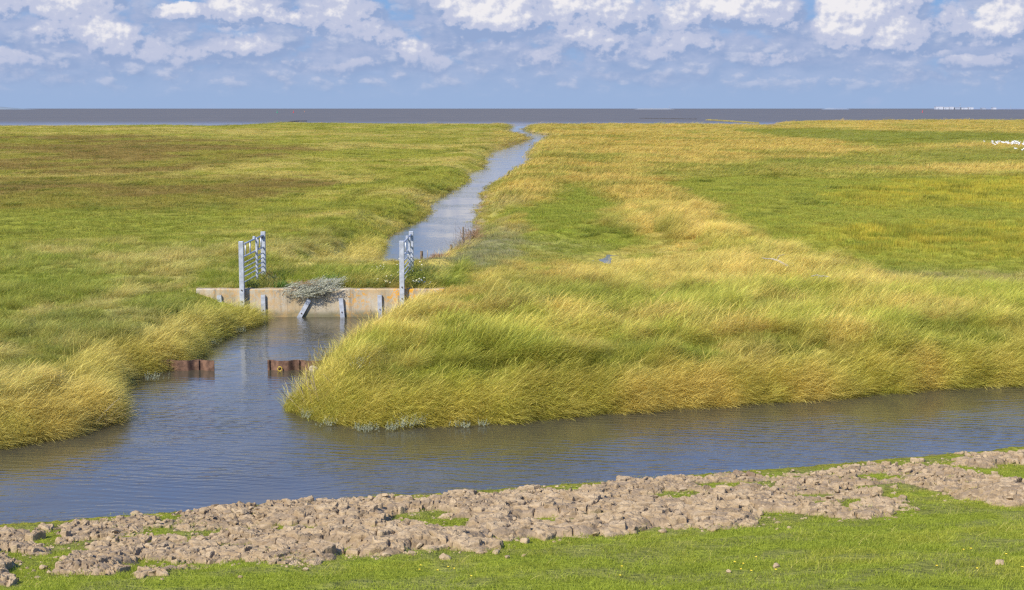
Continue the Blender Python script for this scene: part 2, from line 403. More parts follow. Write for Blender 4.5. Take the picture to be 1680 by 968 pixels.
ne = np.array([G(x, y, .2) for x, y in near_edge])
def near_line(x): return np.interp(x, ne[:, 0], ne[:, 1])
WALL_X0, WALL_X1 = (318 - 840) / F * DW, (728 - 840) / F * DW
def height(x, y):
    """ground height and distances"""
    x = np.asarray(x, float); y = np.asarray(y, float)
    P_ = np.stack([x, y], 1)
    nl = near_line(x)
    wob = (fbm(x * 1.1, y * 1.1, 3) - .5) * .5
    d1 = sdf(P_, W1p) + wob * np.clip((y - nl) * .6, 0, 1) * (1 - np.exp(-((y - DW) / 1.5) ** 2))
    d2 = sdf(P_, W2p) - .9 * sst(y, 90, 160) + wob * np.clip(y / 60, .6, 5)
    d3 = sdf(P_, SEA) + (fbm(x * .08, y * .08, 3, off=2) - .5) * 5
    dp = np.minimum(sdf(P_, PUD), sdf(P_, PUD2))
    far = sst(y, 60, 120)
    flat = lerp(.62, .42, far) + (fbm(x * .35, y * .35, 4, off=1) - .5) * .22 + (fbm(x * .06, y * .06, 3, off=3) - .5) * .22
    # bank berms are a little higher than the ground behind
    flat += (fbm(x * .55, y * .5, 4, off=17) - .5) * .34 * sst(y, 70, 50) * sst(d1, .3, 2.0) * (y > nl) * ((x > -3.5) | (y < DW - 2))
    flat += .08 * np.exp(-((d1 - 2.6) / 2.4) ** 2) * (x > -3.5) + .12 * np.exp(-((d2 - 2.5) / 2.5) ** 2)
    w1 = lerp(1.1, 1.9, sst(np.abs(y - DW), 3, 1) * (x < -4.5))
    z1 = sst(d1, -.35, w1) * 1.0
    z2 = sst(d2, -.3, 1.8)
    z3 = sst(d3, -4, 10)
    zz = flat * z1 * z2 * z3
    bed = np.minimum(np.minimum(np.clip(d1, -2, 0) * .5, np.clip(d2, -2, 0) * .5), np.clip(d3, -20, 0) * .06)
    z = np.where(np.minimum(np.minimum(d1, d2), d3) > 0, np.maximum(zz, -.02), bed - .03) + .02
    # behind the concrete wall the dam is level
    dam = (y > DW + .14) & (x > WALL_X0 - .4) & (x < WALL_X1 + .4) & (y < DW + 6)
    zd = (.70 + (fbm(x * 1.2, y * 1.2, 3, off=6) - .5) * .16 * sst(y, DW + .3, DW + 1.2)) * sst(d2, -.1, 1.4)
    z = np.where(dam, np.maximum(zd, bed * (d2 < 0)), z)
    # front of the wall, below its top
    fr = (y <= DW + .14) & (y > DW - 1.4) & (x > WALL_X0 - .2) & (x < WALL_X1)
    z = np.where(fr, np.minimum(z, .62), z)
    z = lerp(z, np.minimum(z, np.where(dp < 0, .29 + dp * .3, .29 + dp * .045)), 1 - sst(dp, 1.2, 7.0))
    # near bank and dike slope
    dn = nl - y
    zn = .20 + .10 * dn + .0055 * np.maximum(dn, 0) ** 2 + (fbm(x * 1.3, y * 1.3, 4, off=4) - .5) * .07 + (fbm(x * .3, y * .3, 2, off=4) - .5) * .12 * sst(dn, .3, 2)
    zn = np.where(dn < 0, .20 + dn * .75, zn)
    zn = np.minimum(zn, 3.75)
    near = y < nl + 1.2
    z = np.where(near, np.maximum(zn, -.6), z)
    return z, d1, d2, d3, dp, dn, dam

# ------------------------------------------------------------------ mud patches (photo pixels)
MUD = [
 [(-40, 868), (0, 864), (130, 856), (250, 848), (330, 834), (360, 830), (420, 832), (480, 822), (540, 818), (700, 812), (765, 806), (800, 812), (870, 800), (930, 806), (975, 800), (1010, 790), (1080, 782), (1170, 782), (1240, 790), (1250, 826), (1232, 856), (1180, 862), (1060, 864), (980, 872), (890, 884), (800, 878), (800, 900), (720, 906), (600, 908), (560, 890), (500, 884), (560, 866), (440, 862), (330, 872), (260, 862), (200, 880), (120, 884), (60, 902), (0, 905), (-40, 905)],
 [(92, 935), (105, 915), (150, 895), (205, 884), (300, 882), (370, 868), (440, 862), (510, 876), (545, 896), (540, 914), (460, 922), (380, 912), (330, 926), (270, 938), (230, 944), (150, 940)],
 [(-30, 912), (10, 914), (20, 940), (14, 956), (-30, 958)],
 [(1150, 790), (1205, 772), (1250, 778), (1330, 776), (1440, 760), (1500, 754), (1560, 764), (1600, 776), (1645, 792), (1720, 800), (1720, 824), (1660, 824), (1590, 812), (1530, 800), (1480, 796), (1440, 808), (1470, 830), (1460, 842), (1400, 846), (1310, 838), (1240, 830), (1180, 806)],
 [(1570, 752), (1590, 741), (1720, 733), (1720, 760), (1650, 762), (1600, 758)],
]
HOLES = [[(640, 846), (690, 838), (770, 842), (778, 856), (720, 864), (640, 860)], [(300, 868), (420, 858), (520, 866), (440, 872), (340, 880)],
         [(1090, 800), (1150, 806), (1140, 818), (1080, 812)], [(950, 826), (1010, 822), (1000, 832)]]
def mudmask(x, y, z):
    px, py = project(x, y, z)
    jx = (fbm(x * 2.2, y * 2.2, 4, off=7) - .5) * 60; jy = (fbm(x * 2.2, y * 2.2, 4, off=8) - .5) * 26 - 4
    m = np.zeros(x.shape, bool)
    for p in MUD: m |= inpoly(px + jx, py + jy, p)
    m &= (near_line(x) - y) > .16
    m &= fbm(x * 1.7, y * 2.4, 4, off=18) > .362
    for p in HOLES: m &= ~inpoly(px + jx, py + jy, p)
    return m
# smooth mask on a fine grid in x,y
GX0, GX1, GY0, GY1, GS = -8.6, 10.5, 13.6, 24.2, .0145
def build_mud():
    xs = np.arange(GX0, GX1, GS); ys = np.arange(GY0, GY1, GS)
    cxs = np.arange(GX0, GX1, .06); cys = np.arange(GY0, GY1, .06)
    CX, CY = np.meshgrid(cxs, cys)
    hz = height(CX.ravel(), CY.ravel())[0].reshape(CX.shape)
    mk = mudmask(CX.ravel(), CY.ravel(), hz.ravel()).reshape(CX.shape).astype(float)
    def blur(a, r):
        k = np.exp(-np.linspace(-2, 2, 2 * r + 1) ** 2); k /= k.sum()
        a = np.apply_along_axis(lambda v: np.convolve(v, k, 'same'), 0, a)
        return np.apply_along_axis(lambda v: np.convolve(v, k, 'same'), 1, a)
    soft = blur(mk, 8); edge = blur(mk, 2)
    return xs, ys, cxs, cys, hz, soft, edge
mxs, mys, mcx, mcy, mhz, msoft, medge = build_mud()
def bil(a, x, y):
    fx = np.clip((x - GX0) / .06, 0, a.shape[1] - 1.001); fy = np.clip((y - GY0) / .06, 0, a.shape[0] - 1.001)
    i = fx.astype(int); j = fy.astype(int); fx = fx - i; fy = fy - j
    return (a[j, i] * (1-fx) + a[j, i+1] * fx) * (1-fy) + (a[j+1, i] * (1-fx) + a[j+1, i+1] * fx) * fy
def mud_at(x, y):
    inside = (x > GX0) & (x < GX1) & (y > GY0) & (y < GY1)
    return np.where(inside, bil(medge, x, y), 0)

# ------------------------------------------------------------------ ground cover
C_GOLD = np.array((.66, .49, .115)); C_STRAW = np.array((.66, .56, .16)); C_GREEN = np.array((.270, .310, .038))
C_OLIVE = np.array((.38, .36, .052)); C_BROWN = np.array((.36, .235, .07)); C_MUDG = np.array((.37, .34, .17))
C_YG = np.array((.52, .43, .050)); C_LAWN = np.array((.330, .375, .042)); C_SILT = np.array((.26, .20, .12)); C_GREYG = np.array((.36, .34, .12))
R_GREENPATCH = [(835, 345), (880, 318), (930, 300), (960, 300), (1000, 330), (1030, 375), (1045, 395), (1020, 420), (990, 428), (860, 425), (800, 415), (790, 400), (800, 385), (850, 372)]
R_STAKES = [(690, 452), (684, 428), (700, 412), (745, 388), (800, 380), (800, 400), (780, 425), (752, 440), (730, 452)]
R_GREYMUD = [(745, 425), (770, 400), (788, 388), (850, 388), (960, 400), (985, 412), (870, 426), (760, 432)]
R_CREEKMUD = [(744, 420), (778, 392), (776, 370), (792, 350), (790, 330), (812, 322), (806, 345), (796, 368), (800, 400), (780, 425)]
R_RIGHTPAN = [(1085, 292), (1200, 284), (1400, 290), (1900, 282), (1900, 470), (1680, 466), (1540, 458), (1420, 452), (1330, 430), (1240, 400), (1200, 350), (1150, 325)]
R_YGBAND = [(1380, 312), (1460, 296), (1700, 290), (1900, 290), (1900, 346), (1700, 340), (1560, 336), (1420, 338), (1350, 328)]
R_YGBAND2 = [(1330, 385), (1450, 365), (1700, 362), (1900, 362), (1900, 440), (1700, 425), (1500, 420), (1400, 412)]
R_STRIPE1 = [(1190, 213), (1340, 211), (1500, 217), (1900, 221), (1900, 232), (1600, 234), (1440, 240), (1380, 232), (1260, 222)]
R_STRIPE2 = [(1280, 262), (1400, 254), (1520, 244), (1900, 242), (1900, 264), (1560, 270), (1400, 277), (1300, 280), (1060, 292), (1050, 284)]
R_LEFTB1 = [(-400, 222), (240, 222), (420, 232), (560, 246), (420, 262), (340, 272), (300, 284), (-400, 284)]
R_LEFTB2 = [(-400, 291), (180, 291), (540, 291), (552, 300), (480, 320), (380, 345), (250, 352), (-400, 350)]
R_LEFTG = [(-400, 345), (340, 350), (430, 348), (400, 372), (300, 396), (100, 400), (-400, 400)]
R_DARKG = [(700, 484), (800, 474), (920, 474), (1040, 484), (1120, 500), (1060, 512), (930, 508), (840, 502), (740, 500)]
R_NEARLEFTG = [(0, 425), (170, 442), (250, 440), (220, 462), (120, 478), (-100, 480)]
R_LEFTGREY = [(-100, 530), (120, 500), (280, 500), (240, 560), (80, 570), (-100, 585)]
def soft_in(px, py, reg, j):
    jx, jy = j
    k = np.clip(py - 178, 5, 400) * .035
    a = 0
    for i in range(8):
        t = i / 8 * 6.283
        a = a + inpoly(px + jx * (1 - .06 * i) + k * 4 * np.cos(t), py + jy * (1 - .1 * i) + k * np.sin(t), reg)
    return a / 8.0
def cover(x, y, z, d):
    """tint colour, grass length (m), kind weights, at ground points"""
    px, py = project(x, y, z)
    k = np.clip(py - 178, 5, 500)
    jx = (fbm(x * .25, y * .18, 4, off=11) - .5) * k * 1.1; jy = (fbm(x * .25, y * .18, 4, off=12) - .5) * k * .16
    J = (jx, jy)
    n1 = fbm(x * .9, y * .55, 4, off=20); n2 = fbm(x * .10, y * .07, 4, off=21); n3 = fbm(x * .028, y * .022, 4, off=22); n4 = fbm(x * 2.6, y * 1.8, 3, off=23)
    right = sst(px, 780, 860)
    L = lerp(.13, .42, right)
    far = sst(y, 70, 160)
    # left marsh
    t = sst(n2 * .55 + n3 * .25 + n1 * .2, .42, .60)[:, None]
    left = lerp(C_OLIVE * 1.08, lerp(C_STRAW, C_GOLD, .45) * .95, t * .9)
    # right marsh: gold
    t = sst(n2 * .6 + n1 * .4, .36, .52)[:, None]
    rt = lerp(lerp(C_GREEN, C_OLIVE, .3), C_GOLD, .35 + .65 * t)
    c = lerp(left, rt, right[:, None])
    def ap(reg, col, l, amt=1.0, mod=None):
        nonlocal c, L
        w = soft_in(px, py, reg, J) * amt
        if mod is not None: w = w * mod
        c = lerp(c, np.broadcast_to(col, c.shape), w[:, None]); L = lerp(L, l, w)
    mo = sst(n2, .38, .6)
    ap(R_LEFTB1, lerp(C_OLIVE, C_BROWN, .85) * .90, .10, 1.0, .35 + .65 * mo)
    ap(R_LEFTB2, lerp(C_OLIVE, C_BROWN, .85) * .82, .08, .95, .45 + .55 * mo)
    ap(R_LEFTG, lerp(C_OLIVE, C_GREEN, .5), .08, .9)
    ap(R_RIGHTPAN, lerp(C_GREEN, C_OLIVE, .70) * 1.08, .10)
    ap(R_YGBAND, C_YG, .20, 1.0, .3 + .7 * sst(n1, .35, .6))
    ap(R_YGBAND2, C_YG, .20, .9, .2 + .8 * sst(n1, .4, .62))
    ap(R_STRIPE1, lerp(C_GREEN, C_OLIVE, .45), .15, .9)
    ap(R_STRIPE2, lerp(C_GREEN, C_OLIVE, .45), .16, .85, .5 + .5 * mo)
    ap(R_GREENPATCH, lerp(C_GREEN, C_OLIVE, .45) * 1.05, .10, 1.0)
    ap(R_GREYMUD, lerp(C_GREYG, C_OLIVE, .4), .085, .8, .45 + .55 * sst(n4, .38, .6))
    ap(R_CREEKMUD, C_MUDG, .07, 1.0); ap(R_STAKES, lerp(C_MUDG, C_GREYG, .5) * .9, .10)
    # foreground banks
    nearw = sst(y, 62, 48) * (d[0] < 200)
    t = sst(n1 * .5 + n2 * .5, .40, .58)[:, None]
    bank = lerp(lerp(C_GREEN, C_OLIVE, .6) * 1.2, lerp(C_GOLD, C_STRAW, .3), .06 + .84 * t)
    lfg = lerp(lerp(lerp(C_GREEN, C_OLIVE, .45), C_GREYG, .15) * 1.1, C_STRAW * .85, sst(n1 * .55 + n2 * .45, .42, .60)[:, None])
    isright = sst(x, -4.6, -3.4)[:, None]
    isright = np.where(((y < 39.4) & (x > -4.9))[:, None], 1.0, isright)
    bb = lerp(lfg, bank, isright)
    lowp = soft_in(px, py, R_GREENPATCH, J) + soft_in(px, py, R_RIGHTPAN, J) + soft_in(px, py, R_GREYMUD, J) + soft_in(px, py, R_CREEKMUD, J) + soft_in(px, py, R_STAKES, J) + soft_in(px, py, R_LEFTG, J)
    wn = (nearw * np.clip(1 - lowp, 0, 1))[:, None]
    c = lerp(c, bb, wn); L = lerp(L, lerp(.30, .50, isright[:, 0]), wn[:, 0])
    # golden seed tops near the left shore tussock
    tus = np.exp(-((px - 90) / 170) ** 2 - ((py - 640) / 75) ** 2)
    c = lerp(c, lerp(C_GOLD, C_STRAW, .4) * 1.0, (tus * .45)[:, None]); L = lerp(L, .37, tus)
    ap(R_DARKG, C_GREEN * .95, .38, .8, .5 + .5 * sst(n1, .35, .55))
    ap(R_NEARLEFTG, C_GREEN * 1.1, .16, .8, .5 + .5 * sst(n1, .35, .55))
    ap(R_LEFTGREY, lerp(C_GREYG, C_GREEN, .4), .30, .45)
    wf = soft_in(px, py, [(735, 470), (745, 424), (860, 424), (990, 428), (1070, 420), (1090, 440), (1000, 458), (850, 462)], J); L = lerp(L, .20, wf)
    # right strip between pan and bank: grey mud shows
    wet = np.exp(-((py - 455 - (px - 1500) * .04) / 12) ** 2) * sst(px, 1380, 1520)
    c = lerp(c, C_MUDG * .8, (wet * .6)[:, None]); L = lerp(L, .06, wet * .8)
    # gap speckle
    c = c * (1 + (n4 - .5)[:, None] * lerp(.5, .25, sst(y, 50, 100))[:, None])
    return c, L, px, py

# ------------------------------------------------------------------ terrain sheet
def build_terrain():
    NC, NR = 840, 940
    s = np.linspace(-1, 1, NC); s = s * (.62 + .38 * np.abs(s) ** 3)
    Dn = 15.0 * (500 / 15.0) ** np.linspace(0, 1, NR)
    Dn = np.concatenate([np.linspace(-60, 11, 24), np.linspace(11.6, 14.95, 22), Dn, np.linspace(502, 720, 110), [760, 850]])
    W = np.maximum(Dn, 18) * .72
    X = s[None, :] * W[:, None]; Y = np.repeat(Dn[:, None], NC, 1)
    x, y = X.ravel(), Y.ravel()
    z, d1, d2, d3, dp, dn, dam = height(x, y)
    c, L, px, py = cover(x, y, z, (d1,))
    shore = np.minimum(np.minimum(d1, d2), d3 * .15)
    z = z + np.where((dn < -1) & (shore > .6), (fbm(x * 2.5, y * 1.6, 3, off=31) - .5) * .10, 0)
    # bare silt at the waterline and below
    m = sst(shore, .55, .05)[:, None] * (dn < 0)[:, None]
    m = m * np.where((x < WALL_X1) & (x > WALL_X0) & (y > DW), .0, 1)[:, None]
    c = lerp(c * .85, C_SILT * 1.2, m)
    lawn = lerp(C_LAWN, C_SILT * 1.1, .35 * sst(fbm(x * 1.6, y * 1.6, 4, off=40), .45, .62)[:, None])
    edge = sst(dn, .5, .0)[:, None]
    lawn = lerp(lawn, C_OLIVE * .9, edge)
    mk = mud_at(x, y)[:, None]
    lawn = lerp(lawn, C_SILT * .8, np.clip(mk * 1.5, 0, 1))
    c = np.where((dn > -.35)[:, None], lawn * .8, c)
    nr = len(Dn); idx = np.arange(nr * NC).reshape(nr, NC)
    f = np.stack([idx[:-1, :-1], idx[:-1, 1:], idx[1:, 1:], idx[1:, :-1]], -1).reshape(-1, 4)
    o = mesh_np('marsh_ground', np.stack([x, y, z], 1), f, M['terrain'], smooth=True, attrs={'cover': ('FLOAT_COLOR', c)})
    tag(o, kind='structure')
build_terrain()

# water
def sheet(name, x0, x1, y0, y1, z, mat):
    o = mesh_np(name, [(x0, y0, z), (x1, y0, z), (x1, y1, z), (x0, y1, z)], [(0, 1, 2, 3)], mat); tag(o, kind='structure'); return o
YSEA = 470.0
sheet('creek_water', -400, 400, 12.0, YSEA, 0.0, M['creek'])
sheet('sea_water', -90000, 90000, YSEA, 95000, 0.0, M['sea'])
pw = mesh_np('puddle_water', [(*G(968, 440, .275), .275), (*G(1020, 440, .275), .275), (*G(1020, 408, .275), .275), (*G(968, 408, .275), .275)], [(0, 1, 2, 3)], M['creek']); tag(pw, kind='structure')
pw = mesh_np('puddle_water', [(*G(156, 301.5, .30), .28), (*G(188, 301.5, .30), .28), (*G(188, 297.5, .30), .28), (*G(156, 297.5, .30), .28)], [(0, 1, 2, 3)], M['creek']); tag(pw, kind='structure')
# foam flecks on the sea
Pn = gpos(nbs)
fo = nbs.ramp(nbs.noise(nbs.v('MULTIPLY', Pn, (1, .16, 1)), .10, 5, .62), .735, .76)
bc = prs.inputs['Base Color'].links[0].from_socket
shal = nbs.ramp(nbs.sep(Pn)[1], 500, 700, .8, 0)
bc = nbs.mix(nbs.ramp(nbs.noise(nbs.v('MULTIPLY', Pn, (.12, 1, 1)), .004, 4, .6), .35, .65, 0, .35), bc, (.11, .10, .10))
nbs.put(prs.inputs['Base Color'], nbs.mix(fo, bc, (.7, .7, .7)))
nbs.put(prs.inputs['Roughness'], nbs.m('MULTIPLY_ADD', shal, -.40, .55)); nbs.put(prs.inputs['Specular IOR Level'], nbs.m('MULTIPLY_ADD', shal, .4, .16))

# ------------------------------------------------------------------ cracked mud heaps
def DOME(x, y): return .01 + .095 * sst(fbm(x * .8, y * .8, 3, off=56), .25, .75)
def build_mudmesh():
    X, Y = np.meshgrid(mxs, mys)
    soft = bil(msoft, X, Y); edge = bil(medge, X, Y)
    keep = edge > .12
    x, y = X[keep], Y[keep]; so = soft[keep]; ed = edge[keep]
    base = height(x, y)[0]
    wx = (fbm(x * 6, y * 6, 4, off=50) - .5) * .10; wy = (fbm(x * 6, y * 6, 4, off=51) - .5) * .09
    def vor(x, y, sx, sy, seed):
        r = np.random.default_rng(seed); T = r.random((256, 256, 6))
        gx = x / sx; gy = y / sy; ix = np.floor(gx).astype(int); iy = np.floor(gy).astype(int)
        f1 = np.full(x.shape, 9e9); f2 = f1.copy(); hh = np.zeros(x.shape); tx = hh.copy(); ty = hh.copy(); cx1 = hh.copy(); cy1 = hh.copy()
        for a in (-1, 0, 1):
            for c_ in (-1, 0, 1):
                q = T[(iy + c_) & 255, (ix + a) & 255]
                cx = (ix + a + .1 + .8 * q[:, 0]) * sx; cy = (iy + c_ + .1 + .8 * q[:, 1]) * sy
                d = np.hypot((x - cx), (y - cy) * sx / sy)
                nw = d < f1
                f2 = np.where(nw, f1, np.minimum(f2, d)); f1 = np.where(nw, d, f1)
                hh = np.where(nw, q[:, 2], hh); tx = np.where(nw, q[:, 3] - .5, tx); ty = np.where(nw, q[:, 4] - .5, ty)
                cx1 = np.where(nw, x - cx, cx1); cy1 = np.where(nw, y - cy, cy1)
        return f2 - f1, hh, tx, ty, cx1, cy1
    e1, h1, tx, ty, ux, uy = vor(x + wx, y + wy, .26, .24, 3)
    e2, h2, tx2, ty2, ux2, uy2 = vor(x + wx * .5, y + wy * .5, .11, .12, 4)
    big = sst(fbm(x * .9, y * .9, 3, off=53), .46, .60)       # where plates stay large or crumble
    p1 = sst(e1, .004, .030); p2 = sst(e2, .0, .022)
    plate = (h1 - .35) * .055 + (ux * tx + uy * ty) * .32
    crumb = (h2 - .4) * .034 + (ux2 * tx2 + uy2 * ty2) * .5
    hgt = .030 * p1 + plate * .6 * p1 + lerp(.008, .026, big) * p2 + crumb * p2 * lerp(.35, 1.0, big)
    hgt += (fbm(x * 14, y * 14, 4, off=54) - .5) * .024 + (fbm(x * 45, y * 45, 2, off=55) - .5) * .010
    # rounded shoulders of each lump
    hgt += -.010 * np.exp(-(e1 / .05) ** 2)
    dome = sst(so, .15, 1.0) * DOME(x, y)
    z = base + dome - .050 + (hgt * .8) * sst(ed, .12, .6) + .03 * ed
    sm = -np.ones(keep.shape, int); sm[keep] = np.arange(keep.sum())
    q = np.stack([sm[:-1, :-1], sm[:-1, 1:], sm[1:, 1:], sm[1:, :-1]], -1).reshape(-1, 4)
    q = q[(q >= 0).all(1)]
    dirt = fbm(x * 1.5, y * 1.5, 4, off=57)
    m, nb, pr, _ = mat_new('dried_mud'); P = gpos(nb)
    wet = nb.new('ShaderNodeAttribute', attribute_name='wet').outputs['Fac']
    n = nb.noise(P, 5, 6, .65)
    c = nb.mix(nb.ramp(n, .3, .7), (.345, .245, .130), (.500, .380, .228))
    c = nb.mix(wet, c, (.20, .14, .09))
    c = nb.mix(nb.ramp(nb.noise(P, 60, 4, .6), .3, .75, 0, .35), c, (.20, .14, .095))
    nb.put(pr.inputs['Base Color'], c); pr.inputs['Roughness'].default_value = 1.0; pr.inputs['Specular IOR Level'].default_value = .03
    bump(nb, pr, nb.noise(P, 45, 5, .65), .8, .012)
    M['mud'] = m
    m2, nb, pr, _ = mat_new('moist_shaded_mud'); P = gpos(nb); c = nb.mix(nb.ramp(nb.noise(P, 6, 6, .65), .3, .7), (.20, .14, .075), (.36, .26, .15)); nb.put(pr.inputs['Base Color'], c); pr.inputs['Roughness'].default_value = .95; bump(nb, pr, nb.noise(P, 45, 5, .65), .8, .012)  # moist soil tone, painted darker so the gaps between blocks read as shade
    px, _ = project(x, y, z)
    wetv = sst(dirt, .55, .68) * .6 + np.exp(-((px - 1225) / 45) ** 2 - ((y - 21.3) / .6) ** 2) * .9
    o = mesh_np('dried_mud', np.stack([x, y, z], 1), q, m2, smooth=False, attrs={'wet': ('FLOAT', np.clip(wetv, 0, 1))})
    tag(o, 'brown dredged mud bed dried and cracked beneath the blocks', 'mud', kind='stuff')
build_mudmesh()

# ------------------------------------------------------------------ scatter of tufts (one object per kind of cover)
def tuft_mesh(name, n, R, L0, L1, lean, curve, width, mat, seed, segs=4, heads=.25, spread=.5, flat=0.0, headw=2.2, splay=.35):
    r = np.random.default_rng(seed); vs = []; fs = []; hv = []; rvv = []
    for i in range(n):
        rr = R * sqrt(r.random()); a = r.random() * 2 * pi
        bx, by = rr * cos(a), rr * sin(a)
        Ln = r.uniform(L0, L1); th = lean + r.normal(0, .25); th = min(max(th, 0.02), 1.5)
        az_ = r.normal(0, spread)                       # direction of lean about +X
        if splay > 0 and r.random() < splay: az_ = r.random() * 2 * pi; th *= .6
        dirx, diry = cos(az_), sin(az_)
        fa = r.random() * pi                             # blade facing
        p = np.array([bx, by, -.03]); rv = r.random(); w = width * r.uniform(.6, 1.3)
        head = r.random() < heads
        k0 = len(vs)
        for s in range(segs + 1):
            t = s / segs
            ww = w * (1 - t) ** .7 if not head else (w * .45 if t < .72 else w * headw * (1 - (t - .72) / .28) ** .6 * .5 + w*.1)
            if s == segs: ww = 0.0
            ang = th * (1 - curve) + th * curve * 2 * t + curve * .5 * t * t
            ang = min(ang, 1.75)
            if s > 0:
                st = Ln / segs
                p = p + np.array([dirx * sin(ang), diry * sin(ang), cos(ang)]) * st
            o = np.array([cos(fa), sin(fa), 0]) * ww * .5
            if s == segs: vs.append(p.copy())
            else: vs += [p - o, p + o]
            hv += [t] * (1 if s == segs else 2); rvv += [(.86 + .14 * rv) if head and t > .6 else rv * .85] * (1 if s == segs else 2)
        for s in range(segs - 1):
            a0 = k0 + 2 * s; fs += [(a0, a0 + 1, a0 + 3), (a0, a0 + 3, a0 + 2)]
        a0 = k0 + 2 * (segs - 1); fs.append((a0, a0 + 1, a0 + 2))
    o = mesh_np(name, np.array(vs), np.array(fs), mat, link=False, smooth=True, attrs={'h': ('FLOAT', hv), 'rv': ('FLOAT', rvv)})
    return o
def scatter(name, protos, P_, rot, scl, tint, label, cat, kindp=None):
    """P_ (n,3) points that carry tufts picked from protos"""
    src = bpy.data.collections.new(name + '_tufts')
    for p in protos: src.objects.link(p)
    me = bpy.data.meshes.new(name); n = len(P_)
    me.vertices.add(n); me.vertices.foreach_set('co', np.asarray(P_, np.float32).ravel())
    for an, typ, key, arr in (('rot', 'FLOAT_VECTOR', 'vector', rot), ('scl', 'FLOAT_VECTOR', 'vector', scl), ('pick', 'INT', 'value', RNG.integers(0, len(protos), n) if kindp is None else kindp)):
        a = me.attributes.new(an, typ, 'POINT'); a.data.foreach_set(key, np.asarray(arr, np.int32 if typ == 'INT' else np.float32).ravel())
    a = me.attributes.new('tint', 'FLOAT_COLOR', 'POINT'); a.data.foreach_set('color', np.hstack([tint, np.ones((n, 1))]).astype(np.float32).ravel())
    me.materials.append(protos[0].data.materials[0])
    o = bpy.data.objects.new(name, me); COL.objects.link(o)
    gt = bpy.data.node_groups.new(name, 'GeometryNodeTree')
    gt.interface.new_socket('Geometry', in_out='INPUT', socket_type='NodeSocketGeometry')
    gt.interface.new_socket('Geometry', in_out='OUTPUT', socket_type='NodeSocketGeometry')
    N = gt.nodes; Lk = gt.links
    gi = N.new('NodeGroupInput'); go = N.new('NodeGroupOutput')
    ci = N.new('GeometryNodeCollectionInfo'); ci.inputs[0].default_value = src
    ci.inputs['Separate Children'].default_value = True; ci.inputs['Reset Children'].default_value = True
    ip = N.new('GeometryNodeInstanceOnPoints'); ip.inputs['Pick Instance'].default_value = True
    def na(nm, dt):
        k = N.new('GeometryNodeInputNamedAttribute'); k.data_type = dt; k.inputs['Name'].default_value = nm
        return [q for q in k.outputs if q.enabled][0]
    Lk.new(gi.outputs[0], ip.inputs['Points']); Lk.new(ci.outputs[0], ip.inputs['Instance'])
    e2r = N.new('FunctionNodeEulerToRotation'); Lk.new(na('rot', 'FLOAT_VECTOR'), e2r.inputs[0])
    Lk.new(e2r.outputs[0], ip.inputs['Rotation']); Lk.new(na('scl', 'FLOAT_VECTOR'), ip.inputs['Scale']); Lk.new(na('pick', 'INT'), ip.inputs['Instance Index'])
    Lk.new(ip.outputs[0], go.inputs[0])
    md = o.modifiers.new('tufts', 'NODES'); md.node_group = gt
    tag(o, label, cat, kind='stuff')
    return o
def candidates(D0, D1, dens, ref, seed, xw=.40, cap=None):
    """random ground points, density per m2 dens*(ref/D)^2"""
    r = np.random.default_rng(seed)
    Ds = np.linspace(D0, D1, 400); w = 2 * (xw * Ds + 1.5) * np.minimum(dens * (ref / Ds) ** 2, cap or 1e9)
    n = int((w.mean() * (Ds[-1] - Ds[0]))); cdf = np.cumsum(w); cdf = cdf / cdf[-1]
    y = np.interp(r.random(n), cdf, Ds); x = (r.random(n) * 2 - 1) * (xw * y + 1.5)
    return x, y
grass_ids = {}
